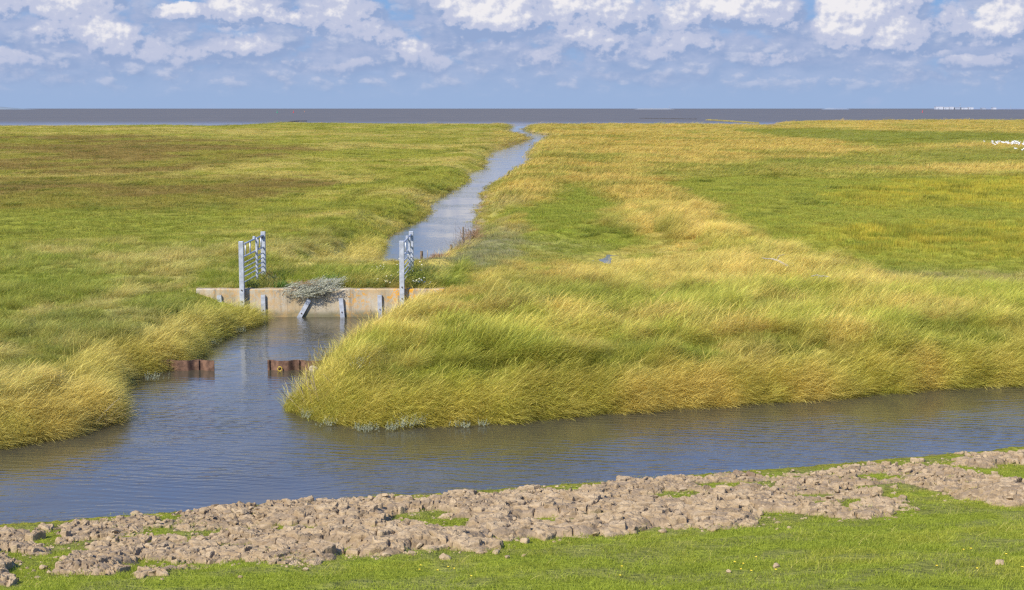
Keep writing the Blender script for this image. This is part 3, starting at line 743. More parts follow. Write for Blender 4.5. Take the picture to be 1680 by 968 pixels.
def place_marsh():
    g = M['grass']
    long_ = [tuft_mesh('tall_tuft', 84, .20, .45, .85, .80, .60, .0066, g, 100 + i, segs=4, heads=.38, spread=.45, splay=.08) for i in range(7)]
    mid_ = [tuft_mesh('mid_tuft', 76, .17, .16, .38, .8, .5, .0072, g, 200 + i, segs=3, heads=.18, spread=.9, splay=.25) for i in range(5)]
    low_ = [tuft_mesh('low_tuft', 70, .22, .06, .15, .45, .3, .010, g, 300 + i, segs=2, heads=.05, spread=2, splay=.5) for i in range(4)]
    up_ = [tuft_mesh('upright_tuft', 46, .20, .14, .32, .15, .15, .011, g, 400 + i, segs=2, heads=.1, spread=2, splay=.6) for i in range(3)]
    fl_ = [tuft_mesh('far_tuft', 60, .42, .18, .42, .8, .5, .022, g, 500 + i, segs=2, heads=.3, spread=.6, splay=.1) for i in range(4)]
    x, y = candidates(23.5, 650, 46, 30, 77)
    z, d1, d2, d3, dp, dn, dam = height(x, y)
    sh = np.minimum(np.minimum(d1, d2), d3 * .2)
    ok = (dn < -1.5) & ((sh > -.12) | (dam & (d2 > .1))) & (dp > .15) & (d3 > 3)
    ok &= ~((dp < .4))
    ok &= ~((np.abs(y - DW - .02) < .22) & (x > WALL_X0 - .05) & (x < WALL_X1 + .02))
    ok &= ~((y < DW) & (y > DW - .22) & (x > WALL_X0) & (x < -3.2))
    x, y, z, sh, dam, d1, d2, dpk = (a[ok] for a in (x, y, z, sh, dam, d1, d2, dp)); z = np.maximum(z, -.03)
    c, L, px, py = cover(x, y, z, (d1,))
    r = RNG
    n = len(x)
    # patch-wise changes of length, colour
    nz = fbm(x * .8, y * .8, 3, off=60)
    nz = np.clip((nz - .5) * 1.7 + .5, 0, 1); L = L * lerp(.60, 1.22, nz)
    hol = sst(fbm(x * .75, y * .6, 4, off=62), .56, .66) * (y < 70); L = L * (1 - .45 * hol); c = lerp(c, C_GREEN * .9, (hol * .45)[:, None])
    tk = sst(fbm(x * .55, y * .22, 3, off=63), .64, .70) * sst(y, 45, 60) * (x < 30); c = lerp(c, C_GREEN * .7, (tk * .5)[:, None]); L = L * (1 + .9 * tk)
    damv = dam & (y < DW + 5.5)
    L = np.where(damv, .27 + .16 * sst(x, -6, -4), L); c = np.where(damv[:, None], lerp(C_GREEN * 1.0, C_STRAW, sst(fbm(x * 1.5, y * 1.5, 3, off=61), .50, .75)[:, None] * .6), c)
    left_m = (x < -5.6) & (y < DW + .2) & (d1 < 3.0) & (y > 33)
    L = np.where(left_m, L * lerp(.75, .42, sst(y, 36, 38)), L)
    pxg, pyg = project(x, y, z)
    st_ = inpoly(pxg, pyg, [(690, 452), (684, 428), (700, 412), (745, 388), (800, 380), (800, 400), (780, 425), (752, 440), (730, 452)]); L = np.where(st_, np.minimum(L, .09), L); c = np.where(st_[:, None], lerp(C_MUDG, C_GREYG, .5) * .9, c)
    bk_ = inpoly(pxg, pyg, [(540, 452), (600, 412), (640, 395), (690, 400), (690, 452)]); L = np.where(bk_, np.minimum(L, .16), L)
    L = L * np.where((x < -.8) & (x > -5) & (dam == 0) & (d1 < 5), lerp(1, .5, sst(y, 31, 36.5)), 1)
    L = np.where((dpk < 3.6) & (y < 80), np.minimum(L, .035 + .02 * dpk), L)
    # shoreline blades are shorter, straw and rust
    s1 = sst(sh, .9, .1)
    c = lerp(c, C_STRAW * np.array((.85, .72, .62)), (s1 * .45)[:, None])
    L = L * lerp(1, .7, s1)
    kind = np.full(n, 0)
    kind[:] = np.where(L > .30, 0, np.where(L > .14, 1, 2))
    inpan = inpoly(px, py, R_YGBAND) | inpoly(px, py, R_YGBAND2)
    kind = np.where(inpan & (kind == 2) | inpan & (kind == 1), 3, kind)
    kind = np.where((y > 75) & ((kind < 2)), 4, kind)
    # where cover is very thin leave ground open
    thin = (L < .05) & (r.random(n) < .75)
    # far: thin out, bigger tufts
    k = ~thin
    x, y, z, c, L, kind, nz = (a[k] for a in (x, y, z, c, L, kind, nz)); n = len(x)
    ref = np.select([kind == 0, kind == 1, kind == 2, kind == 3, kind == 4], [.60, .27, .10, .22, .30])
    hs = np.clip(L / ref, .55, 1.5) * r.uniform(.75, 1.25, n)
    grow = np.clip((y / 42) ** .85, 1, 7)
    ws = np.where(kind == 4, np.clip((y / 75) ** .85, 1, 6) * 1.15, grow) * r.uniform(.85, 1.2, n)
    ws = np.where(kind == 0, np.clip(ws, .9, 1.7) * lerp(.8, 1.15, nz), ws)
    hs = np.where(y > 75, np.clip(hs, .5, 1.4) * 1.0, hs)
    wind = (fbm(x * .16, y * .16, 3, off=70) - .5) * 2.0
    rz = np.where(kind <= 1, wind + r.normal(0, .22, n), r.random(n) * 6.28)
    rz = np.where(kind == 4, wind + r.normal(0, .3, n), rz)
    tilt = r.normal(0, .10, n); tilt2 = r.normal(0, .08, n) + (fbm(x * .5, y * .5, 3, off=71) - .5) * .9 * (kind == 0)
    c = c * (1 + (r.uniform(-.18, .2, (n, 1))) * lerp(1, .4, sst(y, 60, 110))[:, None]) * (1 + r.normal(0, .05, (n, 3)))
    tall = kind == 0
    protos = {0: long_, 1: mid_, 2: low_, 3: up_, 4: fl_}
    names = {0: ('wind_combed_grass', 'tall golden green grass combed to the right along the creek banks', 'grass'),
             1: ('tussock_grass', 'knee high tussocky green and straw grass on the left bank', 'grass'),
             2: ('salt_meadow_turf', 'short olive green salt meadow turf across the flats', 'grass'),
             3: ('upright_marsh_shoots', 'upright yellow green marsh shoots in the low pans on the right', 'marsh plants'),
             4: ('distant_meadow_grass', 'golden meadow grass stretching away towards the sea', 'grass')}
    # laid straw that drapes over the waterline
    xs, ys = candidates(24, 60, 260, 30, 79)
    zs, e1, e2, e3, ep, en, ed = height(xs, ys); es = np.minimum(e1, e2)
    k = (en < -1.5) & (es > -.16) & (es < .75) & ~ed & (RNG.random(len(xs)) < sst(es, .8, .1)) & ~((np.abs(ys - DW) < .5) & (xs > WALL_X0) & (xs < -3.0))
    xs, ys, zs, es = xs[k], ys[k], np.maximum(zs[k], -.02), es[k]; m = len(xs)
    cs, _, _, _ = cover(xs, ys, zs, (es,))
    cs = lerp(cs, C_STRAW * np.array((1.0, .92, .84)), RNG.uniform(.0, .75, (m, 1))) * RNG.uniform(.95, 1.4, (m, 1))
    lie = [tuft_mesh('laid_tuft', 70, .16, .38, .70, 1.05, .45, .0062, g, 700 + i, segs=4, heads=.25, spread=.32, splay=.03) for i in range(4)]
    scatter('shore_straw', lie, np.stack([xs, ys, zs], 1), np.stack([RNG.normal(0, .15, m), RNG.normal(0, .15, m), RNG.normal(-.35, .28, m)], 1), np.stack([RNG.uniform(.7, 1.1, m)] * 3, 1), cs, 'laid straw coloured grass drooping over the waterline of the banks', 'grass')
    for kk in range(5):
        q = kind == kk
        if not q.any(): continue
        scl = np.stack([ws[q], ws[q], hs[q]], 1)
        if kk == 0: scl = np.stack([ws[q] * .5 + hs[q] * .5, ws[q] * .5 + hs[q] * .5, hs[q]], 1)
        scatter(names[kk][0], protos[kk], np.stack([x[q], y[q], z[q]], 1), np.stack([tilt[q], tilt2[q], rz[q]], 1), scl, np.clip(c[q], 0, .9), names[kk][1], names[kk][2])
    print('TUFTS', n, [int((kind == i).sum()) for i in range(5)])
place_marsh()

def place_lawn():
    g = M['lawn']
    pr_ = [tuft_mesh('lawn_tuft', 90, .12, .020, .058, .55, .4, .0046, g, 600 + i, segs=2, heads=.03, spread=2, splay=.6) for i in range(5)]
    x, y = candidates(8.8, 24.5, 150, 16, 78, cap=170)
    z, d1, d2, d3, dp, dn, dam = height(x, y)
    mk = mud_at(x, y)
    p = np.where(mk > .3, .26, np.where(mk > .05, .5, 1.0)) * lerp(.35, 1, sst(dn, .25, 1.0)) * lerp(.55, 1.0, sst(fbm(x * 1.6, y * 1.6, 4, off=40), .60, .45))
    ok = (dn > .03) & (RNG.random(len(x)) < p)
    x, y, z, mk, dn = (a[ok] for a in (x, y, z, mk, dn)); n = len(x)
    z = z + np.where(mk > .3, .02, 0)
    nn = fbm(x * .7, y * .7, 4, off=80); n2 = fbm(x * 3, y * 3, 3, off=81)
    c = lerp(C_LAWN, C_OLIVE * 1.1, sst(nn, .5, .7)[:, None] * .6) * (.8 + .5 * n2)[:, None]
    c = lerp(c, C_OLIVE * 1.0, (sst(dn, .6, .1) * .6)[:, None])
    hs = RNG.uniform(.6, 1.3, n) * lerp(.7, 1.25, n2) * lerp(.5, 1, sst(dn, .2, .9)); ws = RNG.uniform(.9, 1.3, n)
    scatter('lawn_grass', pr_, np.stack([x, y, z], 1), np.stack([RNG.normal(0, .12, n), RNG.normal(0, .12, n), RNG.random(n) * 6.28], 1),
            np.stack([ws, ws, hs], 1), c * RNG.uniform(.85, 1.15, (n, 1)), 'bright green short turf on the dike slope in front of the mud', 'grass')
    # dry stalks standing above the turf
    st = [tuft_mesh('stalk_tuft', 5, .10, .06, .15, .5, .4, .0035, g, 650 + i, segs=3, heads=.6, spread=.7, splay=.2) for i in range(3)]
    q = (mk < .05) & (dn > .8) & (RNG.random(n) < .10 * sst(nn, .35, .6)); m = q.sum()
    scatter('dry_grass_stalks', st, np.stack([x[q], y[q], z[q]], 1), np.stack([RNG.normal(0, .2, m), RNG.normal(0, .2, m), RNG.normal(0, .7, m)], 1),
            np.ones((m, 3)) * RNG.uniform(.7, 1.3, (m, 1)), np.tile(C_STRAW * 1.1, (m, 1)), 'pale dry stalks standing above the short turf', 'grass')
    print('LAWN', n, m)
place_lawn()

# ------------------------------------------------------------------ loose clods of mud
def clod_mesh(name, seed, mat, npl=9):
    r = np.random.default_rng(seed)
    import bmesh
    bm = bmesh.new()
    bmesh.ops.create_icosphere(bm, subdivisions=3, radius=1.0)
    pl = [(v / np.linalg.norm(v), r.uniform(.50, .92)) for v in r.normal(0, 1, (npl, 3))]
    for v in bm.verts:
        c = np.array(v.co)
        for nrm, d in pl:
            e = c @ nrm
            if e > d: c = c - nrm * (e - d) * .97
        c += (np.array([sin(c[1] * 9 + seed), sin(c[2] * 8 + seed * 2), sin(c[0] * 10 + seed)]) * .025)
        c += r.normal(0, .012, 3)
        v.co = c
    me = bpy.data.meshes.new(name); bm.to_mesh(me); bm.free(); me.materials.append(mat)
    at_ = me.attributes.new('wet', 'FLOAT', 'POINT')
    return me
CL = [clod_mesh('mud_clod', 900 + i, M['mud']) for i in range(6)]
def ground_z(x, y): return float(height(np.array([x]), np.array([y]))[0][0])
def plates():
    """the crust: irregular polygons that fit together like shrunken clay, each a block with its own tilt"""
    r = np.random.default_rng(61)
    sx, sy = .205, .215
    gx_, gy_ = np.meshgrid(np.arange(GX0, GX1, sx), np.arange(GY0, GY1, sy))
    gx_ = gx_ + (np.arange(gx_.shape[0]) % 2)[:, None] * sx * .5
    x = gx_.ravel() + r.uniform(-.48, .48, gx_.size) * sx; y = gy_.ravel() + r.uniform(-.48, .48, gx_.size) * sy
    mk = bil(msoft, x, y); k = mk > .002; x, y, mk = x[k], y[k], mk[k]
    # merge into larger plates in places by dropping seeds, crumble elsewhere by adding some
    bigf = sst(fbm(x * .6, y * .6, 3, off=53), .42, .60)
    k = r.random(len(x)) > .18 * bigf; x, y, mk, bigf = x[k], y[k], mk[k], bigf[k]
    add = np.concatenate([np.flatnonzero((bigf < .5) & (r.random(len(x)) < .8)) for _ in range(3)])
    x = np.concatenate([x, x[add] + r.uniform(-.11, .11, len(add))]); y = np.concatenate([y, y[add] + r.uniform(-.11, .11, len(add))])
    mk = bil(medge, x, y); so = bil(msoft, x, y); zb, *_, dn, _d = height(x, y)
    bigf = sst(fbm(x * .6, y * .6, 3, off=53), .42, .60)
    n = len(x); cell = {}
    for i in range(n): cell.setdefault((int(x[i] // .3), int(y[i] // .3)), []).append(i)
    tone = fbm(x * 1.5, y * 1.5, 4, off=57)
    px, _ = project(x, y, zb)
    wetb = sst(tone, .56, .70) * .22 + np.exp(-((px - 1225) / 45) ** 2 - ((y - 21.3) / .6) ** 2) * .9
    V_, Q, W_ = [], [], []; nv = 0
    for i in range(n):
        if dn[i] < .10 or mk[i] < .12: continue
        if mk[i] < .5 and r.random() > mk[i] * 1.7: continue
        P0 = [(-.4, -.4), (.4, -.4), (.4, .4), (-.4, .4)]
        ci, cj = int(x[i] // .3), int(y[i] // .3)
        for a_ in (-1, 0, 1):
            for b_ in (-1, 0, 1):
                for j in cell.get((ci + a_, cj + b_), ()):
                    if j == i: continue
                    qx, qy = x[j] - x[i], y[j] - y[i]; dd = (qx * qx + qy * qy) / 2
                    out = []
                    for t in range(len(P0)):
                        p, q = P0[t], P0[(t + 1) % len(P0)]
                        fp = p[0] * qx + p[1] * qy - dd; fq = q[0] * qx + q[1] * qy - dd
                        if fp <= 0: out.append(p)
                        if (fp < 0) != (fq < 0) and fp != fq:
                            u = fp / (fp - fq); out.append((p[0] + (q[0] - p[0]) * u, p[1] + (q[1] - p[1]) * u))
                    P0 = out
                    if len(P0) < 3: break
                if len(P0) < 3: break
        if len(P0) < 3: continue
        pol = np.array(P0); c = pol.mean(0); ext = np.abs(pol - c).max()
        if ext > .20: pol = c + (pol - c) * (.20 / ext)
        # resample the outline evenly
        m = 28; seg = np.linalg.norm(np.roll(pol, -1, 0) - pol, axis=1); cum = np.concatenate([[0], np.cumsum(seg)])
        tt = np.arange(m) / m * cum[-1]; cl = np.vstack([pol, pol[:1]])
        ox = np.interp(tt, cum, cl[:, 0]); oy = np.interp(tt, cum, cl[:, 1]); o = np.stack([ox, oy], 1) - c
        rad = np.linalg.norm(o, axis=1)[:, None] + 1e-6
        gap = r.uniform(.008, .028)
        o = o * np.clip(1 - gap / rad, .3, 1)
        cx, cy_ = x[i] + c[0], y[i] + c[1]
        o = o + (np.stack([fbm((cx + o[:, 0]) * 16, (cy_ + o[:, 1]) * 16, 3, off=5), fbm((cx + o[:, 0]) * 16, (cy_ + o[:, 1]) * 16, 3, off=6)], 1) - .5) * .035
        size = rad.mean()
        h = min(.028 + .42 * size, .078) * r.uniform(.7, 1.25) * (.55 + .45 * min(mk[i] * 1.4, 1))
        tx, ty = r.normal(0, .08 + .13 * (1 - bigf[i])), r.normal(-.05, .08 + .12 * (1 - bigf[i]))
        base = zb[i] + float(sst(so[i], .15, 1.0) * DOME(np.array([cx]), np.array([cy_]))[0]) - .05
        lift = r.uniform(-.012, .018) + (.03 * r.random() if r.random() < .12 else 0)
        rings = [(1.04, -.06, 0), (1.0, h * .45, 1), (.97, h * .86, 1), (.86, h * 1.0, 1), (.55, h * 1.03, 1), (.25, h * 1.05, 1)]
        for (sc_, hz, tl) in rings:
            q = o * sc_; zz = base + lift + hz + (q[:, 0] * tx + q[:, 1] * ty) * 1.0 * (1 if tl else 0)
            nz_ = (fbm((cx + q[:, 0]) * 20, (cy_ + q[:, 1]) * 20, 3, off=9) - .5) * .050 + r.normal(0, .0025, m)
            V_.append(np.stack([cx + q[:, 0], cy_ + q[:, 1], zz + nz_ * (1 if tl else 0)], 1)); W_.append(np.full(m, wetb[i] + r.normal(0, .08)))
        V_.append(np.array([[cx, cy_, base + lift + h * 1.05]])); W_.append(np.array([wetb[i]]))
        idx = np.arange(m); nxt = (idx + 1) % m
        for k_ in range(len(rings) - 1):
            a0 = nv + k_ * m; b0 = a0 + m
            Q.append(np.stack([a0 + idx, a0 + nxt, b0 + nxt], 1)); Q.append(np.stack([a0 + idx, b0 + nxt, b0 + idx], 1))
        a0 = nv + (len(rings) - 1) * m; top = nv + len(rings) * m
        Q.append(np.stack([a0 + idx, a0 + nxt, np.full(m, top)], 1)); nv += len(rings) * m + 1
    o = mesh_np('mud_crust', np.concatenate(V_), np.concatenate(Q), M['mud'], smooth=False, attrs={'wet': ('FLOAT', np.clip(np.concatenate(W_), 0, 1))})
    tag(o, 'crust of dried mud split into angular blocks along the near bank', 'mud', kind='stuff')
    print('BLOCKS', nv // 169)
plates()
def crumbs():
    # crumbled rubble over and around the heaps: nobody could count it
    xs = RNG.uniform(GX0, GX1, 60000); ys = RNG.uniform(GY0, GY1, 60000)
    z, *_, dn, dam = height(xs, ys)
    mk = bil(medge, xs, ys); so = bil(msoft, xs, ys)
    wide = np.maximum(mk, .6 * (so > .04))
    p = np.where(mk > .25, .035, np.where(so > .05, .13, .0))
    ok = (dn > .06) & (RNG.random(len(xs)) < p)
    x, y, z, mk, so = xs[ok], ys[ok], z[ok], mk[ok], so[ok]; n = len(x)
    s = RNG.lognormal(-3.7, .45, n); s = np.clip(s, .008, .042) * np.where(mk > .3, 1.15, .7)
    zz = z + np.where(mk > .3, .02 + .07 * sst(so, .15, 1.) * RNG.uniform(.5, 1, n), 0) - s * .1
    protos = []
    for i, me in enumerate(CL):
        o = bpy.data.objects.new('crumb', me); protos.append(o)
    scatter('mud_rubble', protos, np.stack([x, y, zz], 1), RNG.uniform(-.5, .5, (n, 3)) * np.array([1, 1, 12]),
            s[:, None] * np.stack([RNG.uniform(.8, 1.5, n), RNG.uniform(.7, 1.2, n), RNG.uniform(.5, .9, n)], 1), np.ones((n, 3)) * .3, 'crumbled dry mud rubble strewn over the cracked heaps', 'rubble')
    print('CRUMBS', n)
crumbs()
# single clods lying in the turf, each one countable in the photograph
clods = [(676, 917, 9, 'pale mud clod lying alone in the turf below the middle heap'), (730, 925, 11, 'biggest angular mud clod lying in the turf at bottom centre'),
 (634, 919, 8, 'small mud clod in the turf left of centre, beside a paler one'), (787, 917, 8, 'round pale clod in the turf just right of the big angular clod'), (814, 917, 7, 'flat tan clod in the turf, first of three right of the round clod'),
 (832, 924, 6, 'flat sliver of mud, middle of the row of three in the turf'), (860, 922, 5, 'tiny clod at the right end of the row of three'), (861, 895, 9, 'dark rounded clod standing just off the edge of the mud'),
 (72, 938, 8, 'single pale clod in the turf at the left beside the front mud heap'), (1087, 877, 9, 'reddish clod in the turf below the right part of the mud'), (1041, 878, 7, 'low flat clod left of the reddish clod'),
 (1172, 876, 10, 'lowest clod of the little cluster fallen off the right heap'), (1160, 872, 7, 'small clod at the left of the cluster fallen off the right heap'), (1245, 851, 9, 'clod on the turf between the two right heaps'),
 (1250, 843, 8, 'upper clod between the two right heaps'), (1296, 878, 5, 'small brown clod in the turf beneath the rightmost heap'), (1275, 880, 4, 'tiny clod left of the small brown clod under the rightmost heap'),
 (1632, 779, 7, 'clod sitting in the green gap between the two rightmost heaps'), (1395, 852, 7, 'clod just below the rightmost large heap'), (1505, 842, 6, 'pale clod on the turf right of the rightmost large heap'),
 (222, 842, 9, 'clod alone on the green strip at the water edge'), (62, 955, 5, 'tiny clod in the turf at the lower left corner'), (1273, 946, 7, 'pinkish clod low in the turf right of centre'),
 (1195, 956, 5, 'little clod low in the turf beside the pinkish one'), (1640, 950, 10, 'wide flat clod in the turf at the lower right corner'), (502, 940, 6, 'grey clod in the turf below the front mud heap'), (395, 956, 5, 'tiny grey clod near the bottom edge left of centre')]
for i, (px, py, s, lab) in enumerate(clods):
    z = .4
    for _ in range(4):
        gx, gy = G(px, py, z); z = ground_z(gx, gy)
    o = bpy.data.objects.new('mud_clod', CL[i % 6]); COL.objects.link(o)
    q = s / F * gy
    o.location = (gx, gy, z + q * .35); o.scale = (q * random.uniform(1.0, 1.3), q * .9, q * random.uniform(.6, .8)); o.rotation_euler = (random.uniform(-.3, .3), random.uniform(-.3, .3), random.uniform(0, 6))
    tag(o, lab, 'mud clod', 'loose mud clods in the turf')

# ------------------------------------------------------------------ concrete wall
def concrete():
    m, nb, pr, _ = mat_new('old_concrete'); P = obj_co(nb)
    n = nb.noise(P, 1.7, 6, .6); n2 = nb.noise(nb.v('MULTIPLY', P, (3.2, 3, .5)), 2.2, 5, .6)
    c = nb.mix(nb.ramp(n, .35, .65), (.37, .30, .185), (.47, .41, .30))
    c = nb.mix(nb.ramp(n2, .5, .75, 0, .5), c, (.33, .25, .15))
    z = nb.sep(P)[2]
    tide = nb.ramp(nb.m('ADD', z, nb.m('MULTIPLY', n, .12)), .10, .30, .9, 0)     # algae line left by the tide
    c = nb.mix(tide, c, (.16, .145, .075))
    rim = nb.m('ADD', nb.ramp(nb.noise(nb.v('ADD', nb.v('MULTIPLY', P, (1, 1, 1)), (3, 0, 0)), 1.1, 2), .44, .58), nb.ramp(nb.sep(P)[0], -4.9, -4.0, 0, .12), clamp=True)
    x_ = nb.sep(P)[0]
    band = nb.m('MULTIPLY', nb.ramp(x_, -5.6, -4.6, .35, 1), nb.ramp(z, .15, .68, .25, 1))
    vo = nb.noise(P, 13, 4, .7)
    li = nb.m('MULTIPLY', nb.ramp(vo, .50, .54), nb.m('MULTIPLY', rim, band))
    c = nb.mix(nb.ramp(nb.noise(nb.v('MULTIPLY', P, (5, 5, .35)), 1.6, 4, .6), .48, .66, 0, .75), c, (.20, .165, .11))
    c = nb.mix(nb.ramp(nb.noise(P, .9, 5, .7), .5, .66, 0, .55), c, (.50, .33, .14))
    c = nb.mix(li, c, (.62, .30, .03))
    li2 = nb.ramp(nb.noise(nb.v('ADD', P, (9, 4, 2)), 21, 3, .7), .66, .70, 0, .6)
    c = nb.mix(li2, c, (.62, .58, .48))
    nb.put(pr.inputs['Base Color'], c); pr.inputs['Roughness'].default_value = .92; pr.inputs['Specular IOR Level'].default_value = .2
    bump(nb, pr, nb.m('ADD', nb.noise(P, 30, 5, .65), nb.m('MULTIPLY', n, 2)), .55, .012)
    return m
M['concrete'] = concrete()
wt = .735
w = MB()
nx = 44; xsW = np.linspace(WALL_X0, WALL_X1, nx)
vs = []
for i, xx in enumerate(xsW):
    j = random.uniform(-.006, .006); k = random.uniform(-.006, .006)
    vs += [(xx, DW, -.8), (xx, DW + k, wt - .03), (xx, DW + .03, wt + j), (xx, DW + .27, wt + j), (xx, DW + .28, -.8)]
fs = []
for i in range(nx - 1):
    for k in range(4): fs.append((i*5+k, (i+1)*5+k, (i+1)*5+k+1, i*5+k+1))
fs += [(0, 1, 2, 3, 4), tuple((nx-1)*5+k for k in (4, 3, 2, 1, 0))]
w.add(vs, fs)
wo = w.build('concrete_wall', M['concrete'])
tag(wo, 'low weathered concrete wall with orange lichen closing off the channel', 'wall')

# ------------------------------------------------------------------ steel stubs bolted to the wall
def channel_stub(p0, p1, label, wdt=.112, dep=.06, t=.012):
    """U-section from p0 (bottom) to p1 (top), both points on the wall face"""
    L = sqrt((p1[0]-p0[0])**2 + (p1[2]-p0[2])**2); ang = math.atan2(p1[0]-p0[0], p1[2]-p0[2])
    e = empty('steel_stub', (p0[0], DW - .012, p0[2]))
    e.rotation_euler = (0, ang, 0)
    m = MB(); h = wdt / 2
    prof = [(-h, 0), (-h + t, 0), (-h + t, -dep + t), (h - t, -dep + t), (h - t, 0), (h, 0), (h, -dep), (-h, -dep)]
    vs = [(x, y, 0) for x, y in prof] + [(x, y, L) for x, y in prof]
    fs = [tuple(range(7, -1, -1)), tuple(range(8, 16))] + [(i, (i+1) % 8, (i+1) % 8 + 8, i + 8) for i in range(8)]
    m.add(vs, fs); m.build('channel', M['galv'], e)
    for zz in (L * .42,):
        b_ = MB(); b_.tube([(0, -dep + .002, zz), (0, -dep - .018, zz)], .017, 8); b_.build('bolt', M['dark'], e)
    tag(e, label, 'steel profile', 'steel profiles bolted to the concrete wall')
def wp(px, py): return at(px, py, DW)
channel_stub(wp(363, 520), wp(360, 484), 'shortest steel profile, just its top showing above the grass left of the left gate')
channel_stub(wp(433, 526), wp(432, 483.5), 'upright steel profile on the wall just right of the left gate')
channel_stub(wp(486, 530), wp(508, 491), 'steel profile tilted far over under the grey bush')
channel_stub(wp(563, 528), wp(559.5, 489), 'slightly leaning steel profile right of the grey bush')
channel_stub(wp(624, 524), wp(623, 483.5), 'upright steel profile on the wall nearest the right gate')

# ------------------------------------------------------------------ the two gates
def gate(pxn, pyn, pyb, pxf, pyf, pxfb, label):
    yn, yf = DW - .10, DW + 3.05
    xn, _, ztop = at(pxn, pyn, yn); xb, _, zb = at(pxn, pyb, yn)
    xf, _, ztf = at(pxf, pyf, yf)
    e = empty('steel_gate', (xn, yn, 0))
    ox, oy = xn, yn
    m = MB()
    m.box((-.062, -.055, zb - .25), (.062, .055, ztop), .008); p = m.build('post', M['galv'], e)
    for zz in (zb + .12, zb + .42):
        k = MB(); k.tube([(0, -.056, zz), (0, -.078, zz)], .018, 8); k.build('bolt', M['dark'], p)
    m = MB(); fx, fy = xf - ox, yf - oy
    m.box((fx - .062, fy - .055, .35), (fx + .062, fy + .055, ztf), .008)
    q = m.build('post', M['galv'], e)
    k = MB(); k.box((fx - .05, fy - .14, ztf - .18), (fx - .01, fy - .057, ztf - .11)); k.build('hinge', M['dark'], q)
    def X(t): return fx * t + (.02 if True else 0)
    y0, y1 = .06, fy - .06
    zt = ztop - .10
    rails = [0, .33, .49, .62, .74, .86, 1.0]
    for i, dz_ in enumerate(rails):
        k = MB(); r_ = .024 if i < 2 else .016
        k.tube([(0.0, y0, zt - dz_), (fx, y1, zt - dz_)], r_, 8); k.build('rail', M['galv'], e, True)
    for t in (.17, .38, .76, .90):
        k = MB(); yy = y0 + (y1 - y0) * t; k.tube([(fx * t, yy, zt - .024), (fx * t, yy, zt - .31)], .020, 8); k.build('bar', M['galv'], e, True)
    t = .60; yy = y0 + (y1 - y0) * t
    k = MB(); k.box((fx * t + .020, yy - .045, zt - 1.10), (fx * t + .075, yy + .045, zt + .03), .006); u = k.build('upright', M['galv'], e)
    k = MB(); k.box((fx * t - .045, yy - .075, zt - .03), (fx * t + .018, yy + .075, zt + .075), .006); k.build('bracket', M['galv'], u)
    tag(e, label, 'gate', 'galvanised gates on the dam')
gate(395.5, 396, 502, 431.5, 380, 432, 'left galvanised steel gate standing open on the dam')
gate(659.0, 395, 497, 674.5, 379.5, 675, 'right galvanised steel gate, half overgrown and seen nearly edge on')

# ------------------------------------------------------------------ sheet piles
def pile(p0x, p1x, y0, label, phase, parts=None, top=.215, swag=.0):
    e = empty('sheet_pile_wall', (p0x, y0, 0))
    L = p1x - p0x; m = MB(); n = int(L / .02) + 1; t = .02
    vs = []
    for i in range(n + 1):
        x = L * i / n; u = ((x + phase) % .62) / .62
        yy = -.10 * (sst(np.array(u), .10, .34) - sst(np.array(u), .66, .90)) * 1.0
        zt_ = top + swag * sin(pi * u) + random.uniform(-.003, .003)
        yy = float(yy)
        vs += [(x, yy, -.6), (x, yy, zt_), (x, yy + t, zt_), (x, yy + t, -.6)]
    fs = []
    for i in range(n):
        for k in range(3): fs.append((i*4+k, (i+1)*4+k, (i+1)*4+k+1, i*4+k+1))
    fs += [(0, 1, 2, 3), tuple(n*4+k for k in (3, 2, 1, 0))]
    m.add(vs, fs); m.build('sheet', M['rust'], e)
    k0 = 0
    x = -phase % .62
    while x < L:
        k = MB(); k.box((x - .022, -.035, -.5), (x + .022, -.004, top + .006), .006); k.build('interlock', M['rust'], e); x += .62
    return tag(e, label, 'sheet pile', 'rusty sheet piling across the channel')
DP = G(400, 607, 0)[1]
xA = (262 - 840) / F * DP * 1.01; xB = (352.5 - 840) / F * DP * 1.012; xC = (440.5 - 840) / F * DP * 1.012; xD = (600 - 840) / F * DP
pile(xA, xB, DP, 'rusty steel sheet piling running out from the left bank', .46)
pr_ = pile(xC, xD, DP, 'rusty steel sheet piling with a yellow ring, ending in the right bank', .0, top=.21)
k = MB(); R0 = .045
ringp = [(.25 + R0 * cos(a), -.135, .045 + R0 * sin(a)) for a in np.linspace(0, 2 * pi, 17)]
k.tube(ringp, .011, 8)
M['lich'] = m_simple('yellow_lichen', (.42, .29, .03), (.50, .38, .06), 40, .9)
k.build('lichen_ring', M['lich'], pr_)
o = bpy.data.objects.new('stone', CL[2]); COL.objects.link(o); o.location = (xC + .96, DP - .16, .05); o.scale = (.11, .06, .08)
M['palestone'] = m_simple('pale_stone', (.38, .30, .24), (.52, .46, .40), 10, .9)
o.data = CL[2].copy(); o.data.materials.clear(); o.data.materials.append(M['palestone'])
tag(o, 'pale stone wedged against the right sheet piling at the grass edge', 'stone')
k = MB(); gx, gy = G(252, 583, .45); gz = ground_z(gx, gy)
k.box((gx - .17, gy, gz + .20), (gx + .17, gy + .03, gz + .34), .008); o = k.build('rusty_plate', M['rust'])
tag(o, 'end of a rusty steel plate sticking out of the grass left of the channel', 'steel plate')

